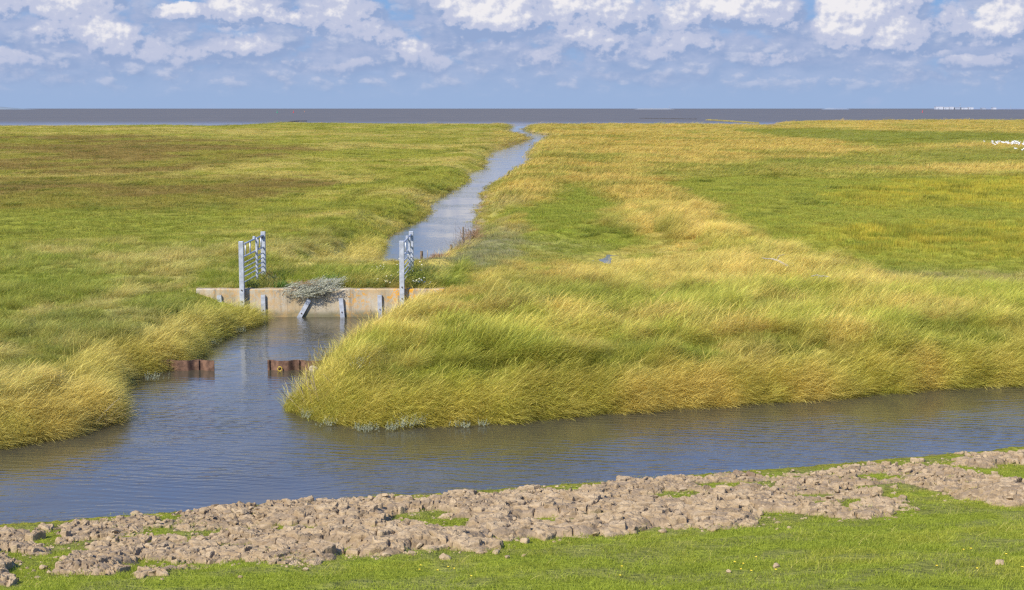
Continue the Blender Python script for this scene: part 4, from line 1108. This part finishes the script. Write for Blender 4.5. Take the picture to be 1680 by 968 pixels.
# ------------------------------------------------------------------ stakes and drift line by the inner creek
def stake(px, pyt, pyb, rad, mat, label, leanx=0, zb=.2, wobble=.01):
    gx, gy = G(px, pyb, zb); x1, _, z1 = at(px + leanx, pyt, gy)
    m = MB(); pts = []; rr = []
    for i in range(7):
        t = i / 6; pts.append((gx + (x1 - gx) * t + random.uniform(-wobble, wobble), gy + random.uniform(-wobble, wobble), -.3 + (z1 + .3) * t)); rr.append(rad * (1.05 - .15 * t) * random.uniform(.92, 1.08))
    m.tube(pts, rr, 9); o = m.build('wooden_stake', mat, smooth=False)
    tag(o, label, 'stake', 'stakes along the inner creek bank')
stake(692, 412, 440, .052, M['wood'], 'thick brown wooden stake nearest the right gate', 0)
stake(701.5, 410, 430, .018, M['driftwood'], 'thin whitish stake just right of the thick brown stake', 0)
stake(740.5, 401, 418, .050, M['wood'], 'short wooden stake in the middle of the drift line', 0)
stake(758, 372, 404, .034, M['wood'], 'tallest slim stake leaning beside the tangled dead brush', 2)
stake(771.5, 379, 402, .045, M['wood'], 'rightmost wooden stake standing in the dead brush', 0)

def brush(cx, cy, cz, sx, sy, sz, n, label, mat, seed, name='dead_brush', rad=.006, L=(.2, .5)):
    r = random.Random(seed); m = MB()
    for i in range(n):
        p = np.array([cx + r.gauss(0, sx), cy + r.gauss(0, sy), cz + r.uniform(-.02, sz * .4)])
        d = np.array([r.gauss(.3, .8), r.gauss(0, .6), r.uniform(.0, 1.0) * sz * 2]); d /= np.linalg.norm(d); ll = r.uniform(*L)
        pts = [p]; 
        for s in range(3):
            d = d + np.array([r.gauss(0, .35), r.gauss(0, .35), r.gauss(-.05, .3)]); d /= np.linalg.norm(d); p = p + d * ll / 3; p[2] = max(p[2], .02); pts.append(p)
        m.tube(pts, [rad, rad * .8, rad * .6, rad * .3], 4)
    o = m.build(name, mat); tag(o, label, 'dead brush'); return o
M['deadbrown'] = m_simple('dead_twigs', (.20, .11, .05), (.36, .22, .11), 9, .9)
M['deadgrey'] = m_simple('grey_twigs', (.16, .12, .10), (.28, .21, .17), 9, .9)
gx, gy = G(776, 397, .25); brush(gx, gy, .15, .14, .25, .7, 260, 'tangle of dark reddish dead brush around the rightmost stake', M['deadbrown'], 4, rad=.009, L=(.3, .75))
gx, gy = G(757, 412, .15); brush(gx, gy, .1, .14, .3, .9, 70, 'thin bare twigs standing in the water between the stakes', M['deadgrey'], 5, name='bare_twigs', rad=.005, L=(.3, .9))
r5 = random.Random(9); m = MB()
for i in range(900):
    t = r5.random(); px = 700 + 52 * t; py = 432 - 17 * t - 3 * sin(t * 9) + r5.gauss(0, 1.2)
    gx, gy = G(px, py, .22); p = np.array([gx, gy, .20 + r5.random() * .14]); pts = [p]
    d = np.array([r5.gauss(1, .5), r5.gauss(.6, .6), r5.gauss(0, .25)])
    for s in range(3):
        d = d / np.linalg.norm(d) + np.array([r5.gauss(0, .4), r5.gauss(0, .4), r5.gauss(0, .25)]); d /= np.linalg.norm(d); p = p + d * .07; pts.append(p)
    m.tube(pts, .007, 3)
o = m.build('drift_line', M['deadbrown']); tag(o, 'brown drift line of washed up reed along the inner creek', 'drift', kind='stuff')

# driftwood branch on the right bank
gx, gy = G(1250, 432, .95); gx2, gy2 = G(1292, 443, .95)
m = MB(); pts = []; rr = []
for i in range(10):
    t = i / 9; x_ = lerp(gx, gx2, t); y_ = lerp(gy, gy2, t); pts.append((x_, y_, ground_z(x_, y_) + .33 + .03 * sin(t * 3) + random.uniform(-.01, .01))); rr.append(lerp(.012, .035, t))
m.tube(pts, rr, 8)
m.tube([pts[5], np.array(pts[5]) + (.12, .15, .12), np.array(pts[5]) + (.30, .2, .15)], [.014, .010, .004], 6)
o = m.build('driftwood_branch', M['driftwood']); tag(o, 'long bleached driftwood branch lying on the grass of the right bank', 'branch')
# litter of bleached fragments near it: three sticks
for i, (px, py, lab) in enumerate([(1340, 466, 'short bleached stick in the grass right of the long branch'), (1352, 469, 'bleached stick lying furthest right on the bank, right of the short one')]):
    gx, gy = G(px, py, .95); z = ground_z(gx, gy) + .35; m = MB()
    m.tube([(gx - .15, gy, z), (gx, gy + .05, z + .03), (gx + .13, gy - .02, z + .01)], [.012, .016, .009], 6)
    o = m.build('driftwood_stick', M['driftwood']); tag(o, lab, 'stick')

# ------------------------------------------------------------------ plants on the dam
def m_leaf(name, c1, c2, transl=.25):
    m, nb, pr, out = mat_new(name); rv = nb.new('ShaderNodeAttribute', attribute_name='rv').outputs['Fac']
    c = nb.mix(rv, c1, c2); nb.put(pr.inputs['Base Color'], c); pr.inputs['Roughness'].default_value = .7
    tr = nb.new('ShaderNodeBsdfTranslucent'); nb.put(tr.inputs[0], c); mx = nb.new('ShaderNodeMixShader'); mx.inputs[0].default_value = transl
    nb.l.new(pr.outputs[0], mx.inputs[1]); nb.l.new(tr.outputs[0], mx.inputs[2]); nb.l.new(mx.outputs[0], out.inputs[0]); return m
def sprigs(name, starts, dirs, lens, leaf, mat, parent, seed, density=34, lw=.3, droop=.0, curl=.25):
    """leafy twigs: small leaf faces set all round each twig"""
    r = np.random.default_rng(seed); V_ = []; Fc = []; rv = []
    for p, d, L in zip(starts, dirs, lens):
        p = np.array(p, float); d = np.array(d, float); d /= np.linalg.norm(d); st = L / density; tone = r.random()
        for s in range(density):
            d = d + r.normal(0, curl * .12, 3) + np.array([0, 0, -droop / density]); d /= np.linalg.norm(d); p = p + d * st
            t = s / density
            if t < .12: continue
            o = r.normal(0, 1, 3); o -= d * (o @ d) * .4; o /= np.linalg.norm(o); o = o * .8 + d * .6
            ll = leaf * (1.1 - .6 * t) * r.uniform(.6, 1.3); q = np.cross(o, r.normal(0, 1, 3)); q /= np.linalg.norm(q) + 1e-6
            k = len(V_); V_ += [p, p + o * ll * .5 + q * ll * lw * .5, p + o * ll, p + o * ll * .5 - q * ll * lw * .5]; Fc.append((k, k+1, k+2, k+3))
            rv += [np.clip(tone * .6 + r.random() * .4, 0, 1)] * 4
    return mesh_np(name, np.array(V_), np.array(Fc), mat, parent, attrs={'rv': ('FLOAT', rv)})
M['silver'] = m_leaf('silver_leaves', (.34, .33, .22), (.60, .60, .45), .2)
M['silver_dim'] = m_leaf('grey_green_leaves', (.26, .28, .15), (.46, .47, .32), .2)
M['plantgreen'] = m_leaf('plant_leaves', (.07, .14, .02), (.17, .27, .04))
M['plantdark'] = m_leaf('dark_plant_leaves', (.05, .09, .02), (.13, .18, .04))
M['rustleaf'] = m_leaf('rust_leaves', (.28, .14, .05), (.45, .28, .10))
def shrub():
    cx, cy0 = at(512, 480, DW + .15)[0], DW + .25
    e = empty('wormwood_bush', (cx, cy0, .70)); r = np.random.default_rng(21)
    S, D_, L = [], [], []
    for i in range(760):
        sx = float(np.clip(r.normal(-.08, .34), -.78, .60)); t = (sx + .7) / 1.25
        sy = r.uniform(-.50, .30); S.append((sx, sy, r.uniform(-.12, .10) + .15 * t - .10 * (sy < -.3)))
        D_.append((1.0, -.15 + r.normal(0, .22), .22 + .12 * t + r.normal(0, .14))); L.append(r.uniform(.16, .38))
    sprigs('foliage', S, D_, L, .038, M['silver'], e, 22, 34, .45)
    S, D_, L = [], [], []
    for i in range(150):
        S.append((r.normal(-.10, .30), r.uniform(-.35, -.1), r.uniform(-.05, .08))); D_.append((-.3 + r.normal(0, .5), -.35 + r.normal(0, .2), -.75 + r.normal(0, .35))); L.append(r.uniform(.16, .34))
    sprigs('hanging_shoots', S, D_, L, .03, M['silver'], e, 23, 26, .35)
    S, D_, L = [], [], []
    for i in range(45):
        S.append((r.normal(-.2, .2), r.uniform(-.5, -.2), r.uniform(.14, .24))); D_.append((.8, -.2 + r.normal(0, .3), .2 + r.normal(0, .3))); L.append(r.uniform(.15, .3))
    sprigs('dead_shoots', S, D_, L, .03, M['rustleaf'], e, 24, 24, .35)
    m = MB()
    for i in range(26):
        a = (r.normal(.05, .1), r.uniform(0, .15), -.02); b_ = (r.normal(-.05, .35), r.uniform(-.5, -.15), r.uniform(-.12, .2))
        m.tube([a, (np.array(a) + np.array(b_)) / 2 + r.normal(0, .04, 3), b_], [.014, .01, .005], 5)
    m.build('stem', M['wood'], e)
    tag(e, 'silvery grey wormwood bush hanging over the concrete wall', 'bush')
shrub()
def flowers(parent, pts, rad, mat, centre=True):
    for p in pts:
        m = MB(); n = 7; a0 = random.random()
        nrm = np.array([random.gauss(-.2, .3), random.gauss(-.6, .3), .8]); nrm /= np.linalg.norm(nrm)
        u = np.cross(nrm, (1, .2, 0)); u /= np.linalg.norm(u); w_ = np.cross(nrm, u); p = np.array(p)
        ring = []
        for i in range(2 * n):
            rr = rad * (1.0 if i % 2 else .62); a = a0 + pi * i / n; ring.append(p + rr * (cos(a) * u + sin(a) * w_) + nrm * .004)
        m.add([p] + ring, [(0, i + 1, (i + 1) % (2 * n) + 1) for i in range(2 * n)])
        # a shallow back so each head has thickness
        m.add([p - nrm * rad * .35] + ring[::2], [(0, (i + 1) % n + 1, i + 1) for i in range(n)])
        f = m.build('flower', mat, parent)
        if centre:
            c = MB(); c.tube([p + nrm * .003, p + nrm * .010], rad * .32, 6); c.build('flower_centre', M['yellow_flower'], f)
def herb(px, py, D, w_, h_, n, mat, label, seed, nflow=0, fmat=None, frad=.018, lean=.25, leaf=.05, z0=.66, name='flowering_plant', extra=None):
    x, y, _ = at(px, py, D); e = empty(name, (x, y, z0)); r = np.random.default_rng(seed)
    S, D_, L = [], [], []
    for i in range(n):
        sx = r.normal(0, w_ * .38); S.append((sx, r.normal(0, w_ * .22), 0)); D_.append((sx / w_ * .8 + lean + r.normal(0, .15), r.normal(0, .3) - .1, 1)); L.append(h_ * r.uniform(.55, 1.0) * (1 - .3 * min(abs(sx) / w_, 1)))
    sprigs('foliage', S, D_, L, leaf, mat, e, seed + 1, 26, .32)
    if extra:
        k = max(4, n * 2 // 3); sprigs('dry_foliage', S[:k], D_[:k], [l * 1.02 for l in L[:k]], leaf * .9, extra, e, seed + 2, 20, .32)
    if nflow:
        pts = []
        for i in range(nflow):
            k = r.integers(0, n); d = np.array(D_[k]); d = d / np.linalg.norm(d); pts.append(np.array(S[k]) + d * L[k] * r.uniform(.85, 1.08) + np.array([r.normal(0, .03), -.05, .02]))
        flowers(e, pts, frad, fmat or M['white_flower'])
    tag(e, label, 'plant', 'plants growing on the dam'); return e
herb(620, 440, DW + 3.2, .40, .42, 60, M['plantdark'], 'white flowered plant at the back of the dam left of the right gate', 31, 18, frad=.017)
herb(624, 468, DW + .65, .46, .30, 90, M['plantgreen'], 'low plant with tiny white flowers and orange dry heads above the wall', 33, 26, frad=.016, extra=M['rustleaf'])
herb(686, 468, DW + .65, .30, .30, 70, M['plantgreen'], 'bright green plant with white daisies right of the right gate', 35, 26, frad=.024)
herb(705, 455, DW + 1.6, .3, .26, 30, M['plantgreen'], 'scattered small white daisies in the grass behind the daisy plant', 36, 12, frad=.022)
herb(671, 465, DW + 1.7, .17, .88, 60, M['plantdark'], 'tall weed with yellowing leaves growing up through the right gate', 37, 14, M['white_flower'], frad=.020, leaf=.06, lean=.02)
herb(590, 455, DW + 1.6, .6, .45, 70, M['plantgreen'], 'leafy green herbs between the grey bush and the right gate', 39, 0)
herb(580, 470, DW + .55, .2, .34, 26, M['plantgreen'], 'small green plant with reddish shoots right behind the grey bush', 40, 0, extra=M['rustleaf'])
herb(462, 470, DW + .45, .30, .30, 60, M['plantgreen'], 'knee high green plant left of the grey bush behind the wall', 81, 0, leaf=.06)
herb(545, 466, DW + .9, .5, .48, 110, M['plantgreen'], 'tall leafy green plants rising behind the grey bush', 82, 0, leaf=.07)
herb(602, 470, DW + .5, .35, .32, 70, M['plantgreen'], 'green plant hanging over the wall top left of the orange headed plant', 83, 0, leaf=.06)
herb(646, 466, DW + .8, .25, .42, 60, M['plantdark'], 'dark green plant just left of the right gate post', 84, 6, leaf=.06)
herb(730, 462, DW + 1.2, .5, .30, 70, M['plantgreen'], 'green plants at the right end of the wall beyond the daisies', 85, 0, leaf=.06)
herb(410, 470, DW + .55, .28, .34, 50, M['plantdark'], 'dark low weeds tangled in the bottom of the left gate', 41, 0)
herb(437, 455, DW + 2.6, .15, .42, 24, M['rustleaf'], 'brownish dry weed at the foot of the far post of the left gate', 42, 0)
herb(447, 455, DW + 2.3, .22, .22, 30, M['silver'], 'small grey green plant right of the left gate', 43, 0)
# silvery plants along the tip of the right bank
def silverplant(px, py, w_, h_, n, label, seed):
    gx, gy = G(px, py, .08); gz = max(ground_z(gx, gy), .0)
    e = empty('silver_shore_plant', (gx, gy, gz)); r = np.random.default_rng(seed); S, D_, L = [], [], []
    for i in range(n):
        sx = r.normal(0, w_ * .4); S.append((sx, r.normal(0, .08) - .05, 0)); D_.append((.2 + r.normal(0, .35), -.35 + r.normal(0, .25), 1)); L.append(h_ * r.uniform(.5, 1.05))
    sprigs('foliage', S, D_, L, .026, M['silver_dim'], e, seed + 1, 26, .4)
    tag(e, label, 'plant', 'silvery plants along the shore')
for a in [(665, 694, .16, .30, 30, 'tallest silvery plant at the waterline of the right bank', 51), (683, 692, .14, .30, 26, 'silvery plant just right of the tallest one at the waterline', 52), (640, 698, .18, .20, 26, 'silvery plant just left of the tallest one at the waterline', 53),
          (598, 699, .28, .18, 36, 'low spreading silvery plant at the waterline near the bank tip', 54), (755, 692, .20, .16, 26, 'low silvery plant right of the tall pair, at the water edge', 55), (790, 690, .14, .12, 16, 'smallest silvery plant furthest right along the shore', 56),
          (505, 678, .16, .22, 26, 'pale grey plant on the rounded left tip of the right bank', 57), (592, 665, .12, .45, 20, 'silvery sprigs poking out of the tall grass above the shore', 58), (540, 690, .2, .16, 20, 'silvery plant at the waterline between bank tip and spreading plant', 59)]:
    silverplant(*a)

for a in [(250, 618, .25, .25, 30, 'grey green plant on the left shore by the sheet piling', 62), (385, 540, .4, .20, 40, 'grey green plants on the low tip of the left bank near the wall', 63), (345, 560, .3, .2, 30, 'grey green plant on the left shore above the sheet piling', 64)]:
    silverplant(*a)
# stray seed stalks over the water at the bank tip
def stray(px, py, n, label, seed, L=(.35, .8), dirx=-.5):
    gx, gy = G(px, py, .15); r = np.random.default_rng(seed); V_, Fc, h_, rv = [], [], [], []
    mt = M.setdefault('stalk', m_leaf('stalk_straw', (.42, .33, .15), (.56, .47, .24)))
    m = []
    for i in range(n):
        p = np.array([gx + .25 + r.normal(0, .22), gy + r.normal(0, .25), .1]); d = np.array([dirx + r.normal(0, .5), -.2 + r.normal(0, .3), 1.0]); d /= np.linalg.norm(d); ll = r.uniform(*L)
        for s in range(5):
            wd_ = .0025 if s < 3 else .007
            q = p + d * ll / 5; d = d + np.array([.05, 0, -.08]); d /= np.linalg.norm(d)
            for o in ((1, 0, 0), (0, 1, 0)):
                o = np.array(o) * wd_; k = len(V_); V_ += [p - o, p + o, q + o, q - o]; Fc.append((k, k+1, k+2, k+3)); rv += [r.random()] * 4
            p = q
    ob = mesh_np('seed_stalks', np.array(V_), np.array(Fc), mt, attrs={'rv': ('FLOAT', rv)}); tag(ob, label, 'grass', kind='stuff')
stray(500, 664, 26, 'pale seed stalks leaning over the water at the tip of the right bank', 71)
stray(528, 600, 22, 'pale seed stalks beside the right sheet piling', 72, (.3, .7), -.3)
stray(600, 540, 20, 'pale seed stalks in front of the right end of the wall', 73, (.3, .6), .1)
stray(150, 690, 14, 'pale seed stalks leaning over the water from the left bank', 74, (.3, .7), .9)

# buttercups
def buttercups():
    V_, Fc = [], []
    r = np.random.default_rng(88)
    for px, py in [(735, 937), (718, 944), (773, 957), (688, 942), (745, 941), (1020, 944), (1017, 958), (1205, 937), (1219, 940), (1272, 953), (1536, 949), (1602, 958), (1240, 927), (1592, 918), (1580, 921), (1676, 957), (1650, 926), (560 + 130, 932), (1232, 955), (1215, 951)]:
        z = .6
        for _ in range(4):
            gx, gy = G(px, py, z); z = ground_z(gx, gy) + .07
        k = len(V_); rr = .011
        ring = [(gx + rr * cos(a), gy + rr * sin(a), z + .004) for a in np.linspace(0, 2 * pi, 9)[:-1]]
        V_ += [(gx, gy, z - .006)] + ring
        Fc += [(k, k + 1 + i, k + 1 + (i + 1) % 8) for i in range(8)]
    o = mesh_np('buttercups', np.array(V_), np.array(Fc), M['yellow_flower']); tag(o, 'tiny yellow buttercups dotted in the near turf', 'flowers', kind='stuff')
buttercups()

# ------------------------------------------------------------------ white birds
M['bird'] = m_simple('white_plumage', (.78, .78, .76), (.84, .84, .82), 6, .7)
def bird_mesh():
    m = MB()
    m.tube([(-.30, 0, .26), (-.20, 0, .25), (-.05, 0, .23), (.10, 0, .25), (.18, 0, .31), (.20, 0, .38)], [.015, .055, .105, .10, .06, .038], 10)
    m.tube([(.20, 0, .37), (.22, 0, .42), (.25, 0, .44), (.29, 0, .435)], [.035, .042, .040, .012], 8)
    m.tube([(.28, 0, .435), (.35, 0, .415)], [.012, .004], 6)
    for s in (-1, 1):
        m.tube([(.0, s * .03, .15), (.01, s * .03, .0)], [.010, .008], 5)
        m.tube([(.10, s * .085, .28), (-.08, s * .10, .26), (-.28, s * .035, .25)], [.03, .05, .01], 6)
    return m
bd = bird_mesh().build('white_bird', M['bird'], smooth=True)
rb = random.Random(3)
spots = [(1614.8, 235.6)]
for (x0, x1, yc, n, sp) in [(1624, 1642, 236.5, 13, 2.0), (1640, 1664, 237.0, 17, 1.6), (1664, 1690, 237.8, 22, 2.0), (1690, 1720, 238.4, 14, 2.0)]:
    for i in range(n): spots.append((rb.uniform(x0, x1), yc + rb.gauss(0, sp * .6)))
spots += [(1666, 246.8), (1677, 249.5), (1680, 248)]
for i, (px, py) in enumerate(spots):
    o = bd if i == 0 else bd.copy()
    if i: COL.objects.link(o)
    gx, gy = G(px, py, .45); o.location = (gx, gy, ground_z(gx, gy) + .08); o.rotation_euler.z = rb.uniform(0, 6.28); s_ = rb.uniform(.62, .88); o.scale = (s_, s_, s_)
    if i == 0: lab = 'lone white bird standing just left of the dense white flock'
    elif i >= len(spots) - 3: lab = 'white bird in the loose group below the right end of the flock'
    else: lab = 'white bird among the dense flock on the green strip at far right'
    tag(o, lab, 'bird', 'white birds resting on the far meadow')

# ------------------------------------------------------------------ far shore: groynes, buoys, island, harbour
M['far_dark'] = m_simple('wet_brushwood', (.045, .04, .035), (.08, .07, .055), .5, .9)
def groyne(pts, label, h_=.35, wdt=.5, mat=None):
    m = MB(); r = random.Random(len(pts))
    P_ = [G(px, py, .1) for px, py in pts]
    for (x0, y0), (x1, y1) in zip(P_[:-1], P_[1:]):
        n = max(4, int(sqrt((x1-x0)**2 + (y1-y0)**2) / 1.5))
        for i in range(n):
            t = (i + .5) / n; x = lerp(x0, x1, t); y = lerp(y0, y1, t); hh = h_ * r.uniform(.5, 1.3); w_ = .9 * r.uniform(.6, 1.2)
            m.box((x - w_, y - wdt, -.4), (x + w_, y + wdt, hh), .08)
    o = m.build('brushwood_groyne', mat or M['far_dark']); tag(o, label, 'groyne', 'groynes in the shallow sea'); return o
groyne([(1050, 194.0), (1090, 194.6), (1141, 195.2)], 'thin dark groyne lying in the sea right of centre', .22)
groyne([(1160, 197.0), (1200, 199.4), (1242, 202.6)], 'groyne overgrown with yellow grass running out from the right marsh', .45, .8, m_simple('groyne_growth', (.20, .17, .05), (.34, .27, .06), .3, .9))
groyne([(476, 199.8), (490, 198.6), (500, 198.9)], 'short dark groyne at the end of the left marsh', .3)
def buoy(px, dist, hpx, mat, label):
    e_h = hpx / F * dist; x = (px - 840) / F * dist
    e = empty('channel_buoy', (x, dist, 0)); s = e_h
    m = MB(); m.tube([(0, 0, -.5), (0, 0, s * .25), (0, 0, s * .3)], [s * .22, s * .22, s * .08], 12); m.tube([(0, 0, s * .3), (0, 0, s * .8)], [s * .09, s * .05], 8); m.build('body', mat, e)
    k = MB(); k.tube([(0, 0, s * .8), (0, 0, s)], [s * .10, s * .08], 8); k.build('topmark', mat, e)
    tag(e, label, 'buoy', 'channel buoys near the horizon')
M['b_green'] = m_simple('green_paint', (.02, .38, .18), (.03, .42, .2), 1, .5); M['b_red'] = m_simple('red_paint', (.65, .03, .04), (.7, .04, .05), 1, .5); M['b_or'] = m_simple('orange_paint', (.55, .22, .08), (.6, .26, .1), 1, .5)
buoy(457.5, 1900, 4.0, M['b_green'], 'green buoy far out on the sea at the left')
buoy(484, 1900, 3.8, M['b_red'], 'red buoy right of the green one at the left')
buoy(502, 2300, 2.4, M['b_or'], 'small orange buoy, rightmost of the three at the left')
buoy(1508.5, 2100, 3.6, M['b_red'], 'red buoy alone before the white harbour halls')
# islands: low land beyond the sea
def island(name, px0, px1, D, hpx, c1, c2, seed):
    x0, x1 = (px0 - 840) / F * D, (px1 - 840) / F * D; n = 60; r = np.random.default_rng(seed)
    xs = np.linspace(x0, x1, n); t = np.linspace(0, 1, n)
    hh = hpx / F * D * (np.clip(np.minimum(t, 1 - t) * 8, 0, 1)) * (.55 + .6 * fbm(t * 14, t * 0 + seed, 4))
    V_ = []; 
    for i in range(n):
        V_ += [(xs[i], D - 150, -1), (xs[i], D - 40, hh[i] * .8), (xs[i], D + 60, hh[i]), (xs[i], D + 300, -1)]
    Fc = [(i*4+k, (i+1)*4+k, (i+1)*4+k+1, i*4+k+1) for i in range(n - 1) for k in range(3)]
    o = mesh_np(name, np.array(V_), np.array(Fc), m_simple(name + '_land', c1, c2, .004, .95), smooth=False); tag(o, kind='structure')
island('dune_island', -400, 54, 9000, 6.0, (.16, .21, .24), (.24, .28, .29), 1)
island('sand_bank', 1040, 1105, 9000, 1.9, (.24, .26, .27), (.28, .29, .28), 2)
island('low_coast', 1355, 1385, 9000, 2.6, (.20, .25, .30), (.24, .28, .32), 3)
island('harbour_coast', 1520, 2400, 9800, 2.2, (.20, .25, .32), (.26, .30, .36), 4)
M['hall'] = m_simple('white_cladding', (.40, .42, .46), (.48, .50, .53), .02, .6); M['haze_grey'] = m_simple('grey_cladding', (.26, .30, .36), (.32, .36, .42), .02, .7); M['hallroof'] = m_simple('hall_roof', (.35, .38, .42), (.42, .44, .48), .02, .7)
def hall(px0, px1, hpx, label, mat='hall', D=9300, name='harbour_hall', door=True):
    x0, x1 = (px0 - 840) / F * D, (px1 - 840) / F * D; z1 = 5.4 + (hpx * .66) / F * D; cxx = (x0 + x1) / 2; e = empty(name, (cxx, D, 0)); a = (x1 - x0) / 2
    m = MB(); m.box((-a, -20, 0), (a, 20, z1)); m.build('wall', M[mat], e)
    m = MB(); q = z1 + max(1.5, z1 * .12)
    m.add([(-a - 1, -21, z1 + .02), (a + 1, -21, z1 + .02), (a + 1, 21, z1 + .02), (-a - 1, 21, z1 + .02), (-a - 1, 0, q), (a + 1, 0, q)], [(0, 1, 5, 4), (2, 3, 4, 5), (0, 4, 3), (1, 2, 5), (0, 3, 2, 1)])
    m.build('roof', M['hallroof'], e)
    if door:
        m = MB(); m.box((-a * .5, -20.6, 0), (-a * .2, -20.02, z1 * .6)); m.build('door', M['haze_grey'], e)
    tag(e, label, 'building', 'buildings of the harbour on the horizon')
hall(1529, 1541, 4.4, 'tallest long white hall, leftmost of the harbour on the horizon'); hall(1542, 1550, 3.4, 'white hall second from the left on the horizon'); hall(1551, 1558, 4.0, 'white hall third from the left on the horizon, before a gap')
hall(1560, 1568, 2.4, 'low grey building left of the dark mast on the horizon', 'haze_grey'); hall(1571, 1581, 2.2, 'low white hall right of the dark mast on the horizon'); hall(1582, 1590, 3.0, 'white hall at the right end of the white row on the horizon')
hall(1622, 1627, 2.4, 'small white building apart to the right on the horizon', 'hall', door=False); hall(1604, 1610, 1.6, 'small grey building between the white row and the lone white one', 'haze_grey', door=False)
def mast(px, hpx, label, D=9300, w_=1.6, name='lattice_mast'):
    x = (px - 840) / F * D; h_ = 5.4 + hpx / F * D; e = empty(name, (x, D, 0)); m = MB()
    m.tube([(0, 0, 0), (0, 0, h_ * .75), (0, 0, h_)], [w_ * 1.4, w_, w_ * .6], 6); m.build('shaft', M['haze_grey'], e)
    k = MB(); k.box((-w_ * 2, -w_ * 2, h_ * .62), (w_ * 2, w_ * 2, h_ * .68)); k.build('platform', M['haze_grey'], e)
    tag(e, label, 'mast', 'masts on the horizon')
mast(1569.5, 9, 'tall dark mast standing among the white harbour halls'); mast(1652, 5, 'thin mast at far right on the horizon', w_=1.0); mast(1096, 5, 'beacon tower on the sand bank at the horizon', 8950, 1.2, 'beacon_tower')
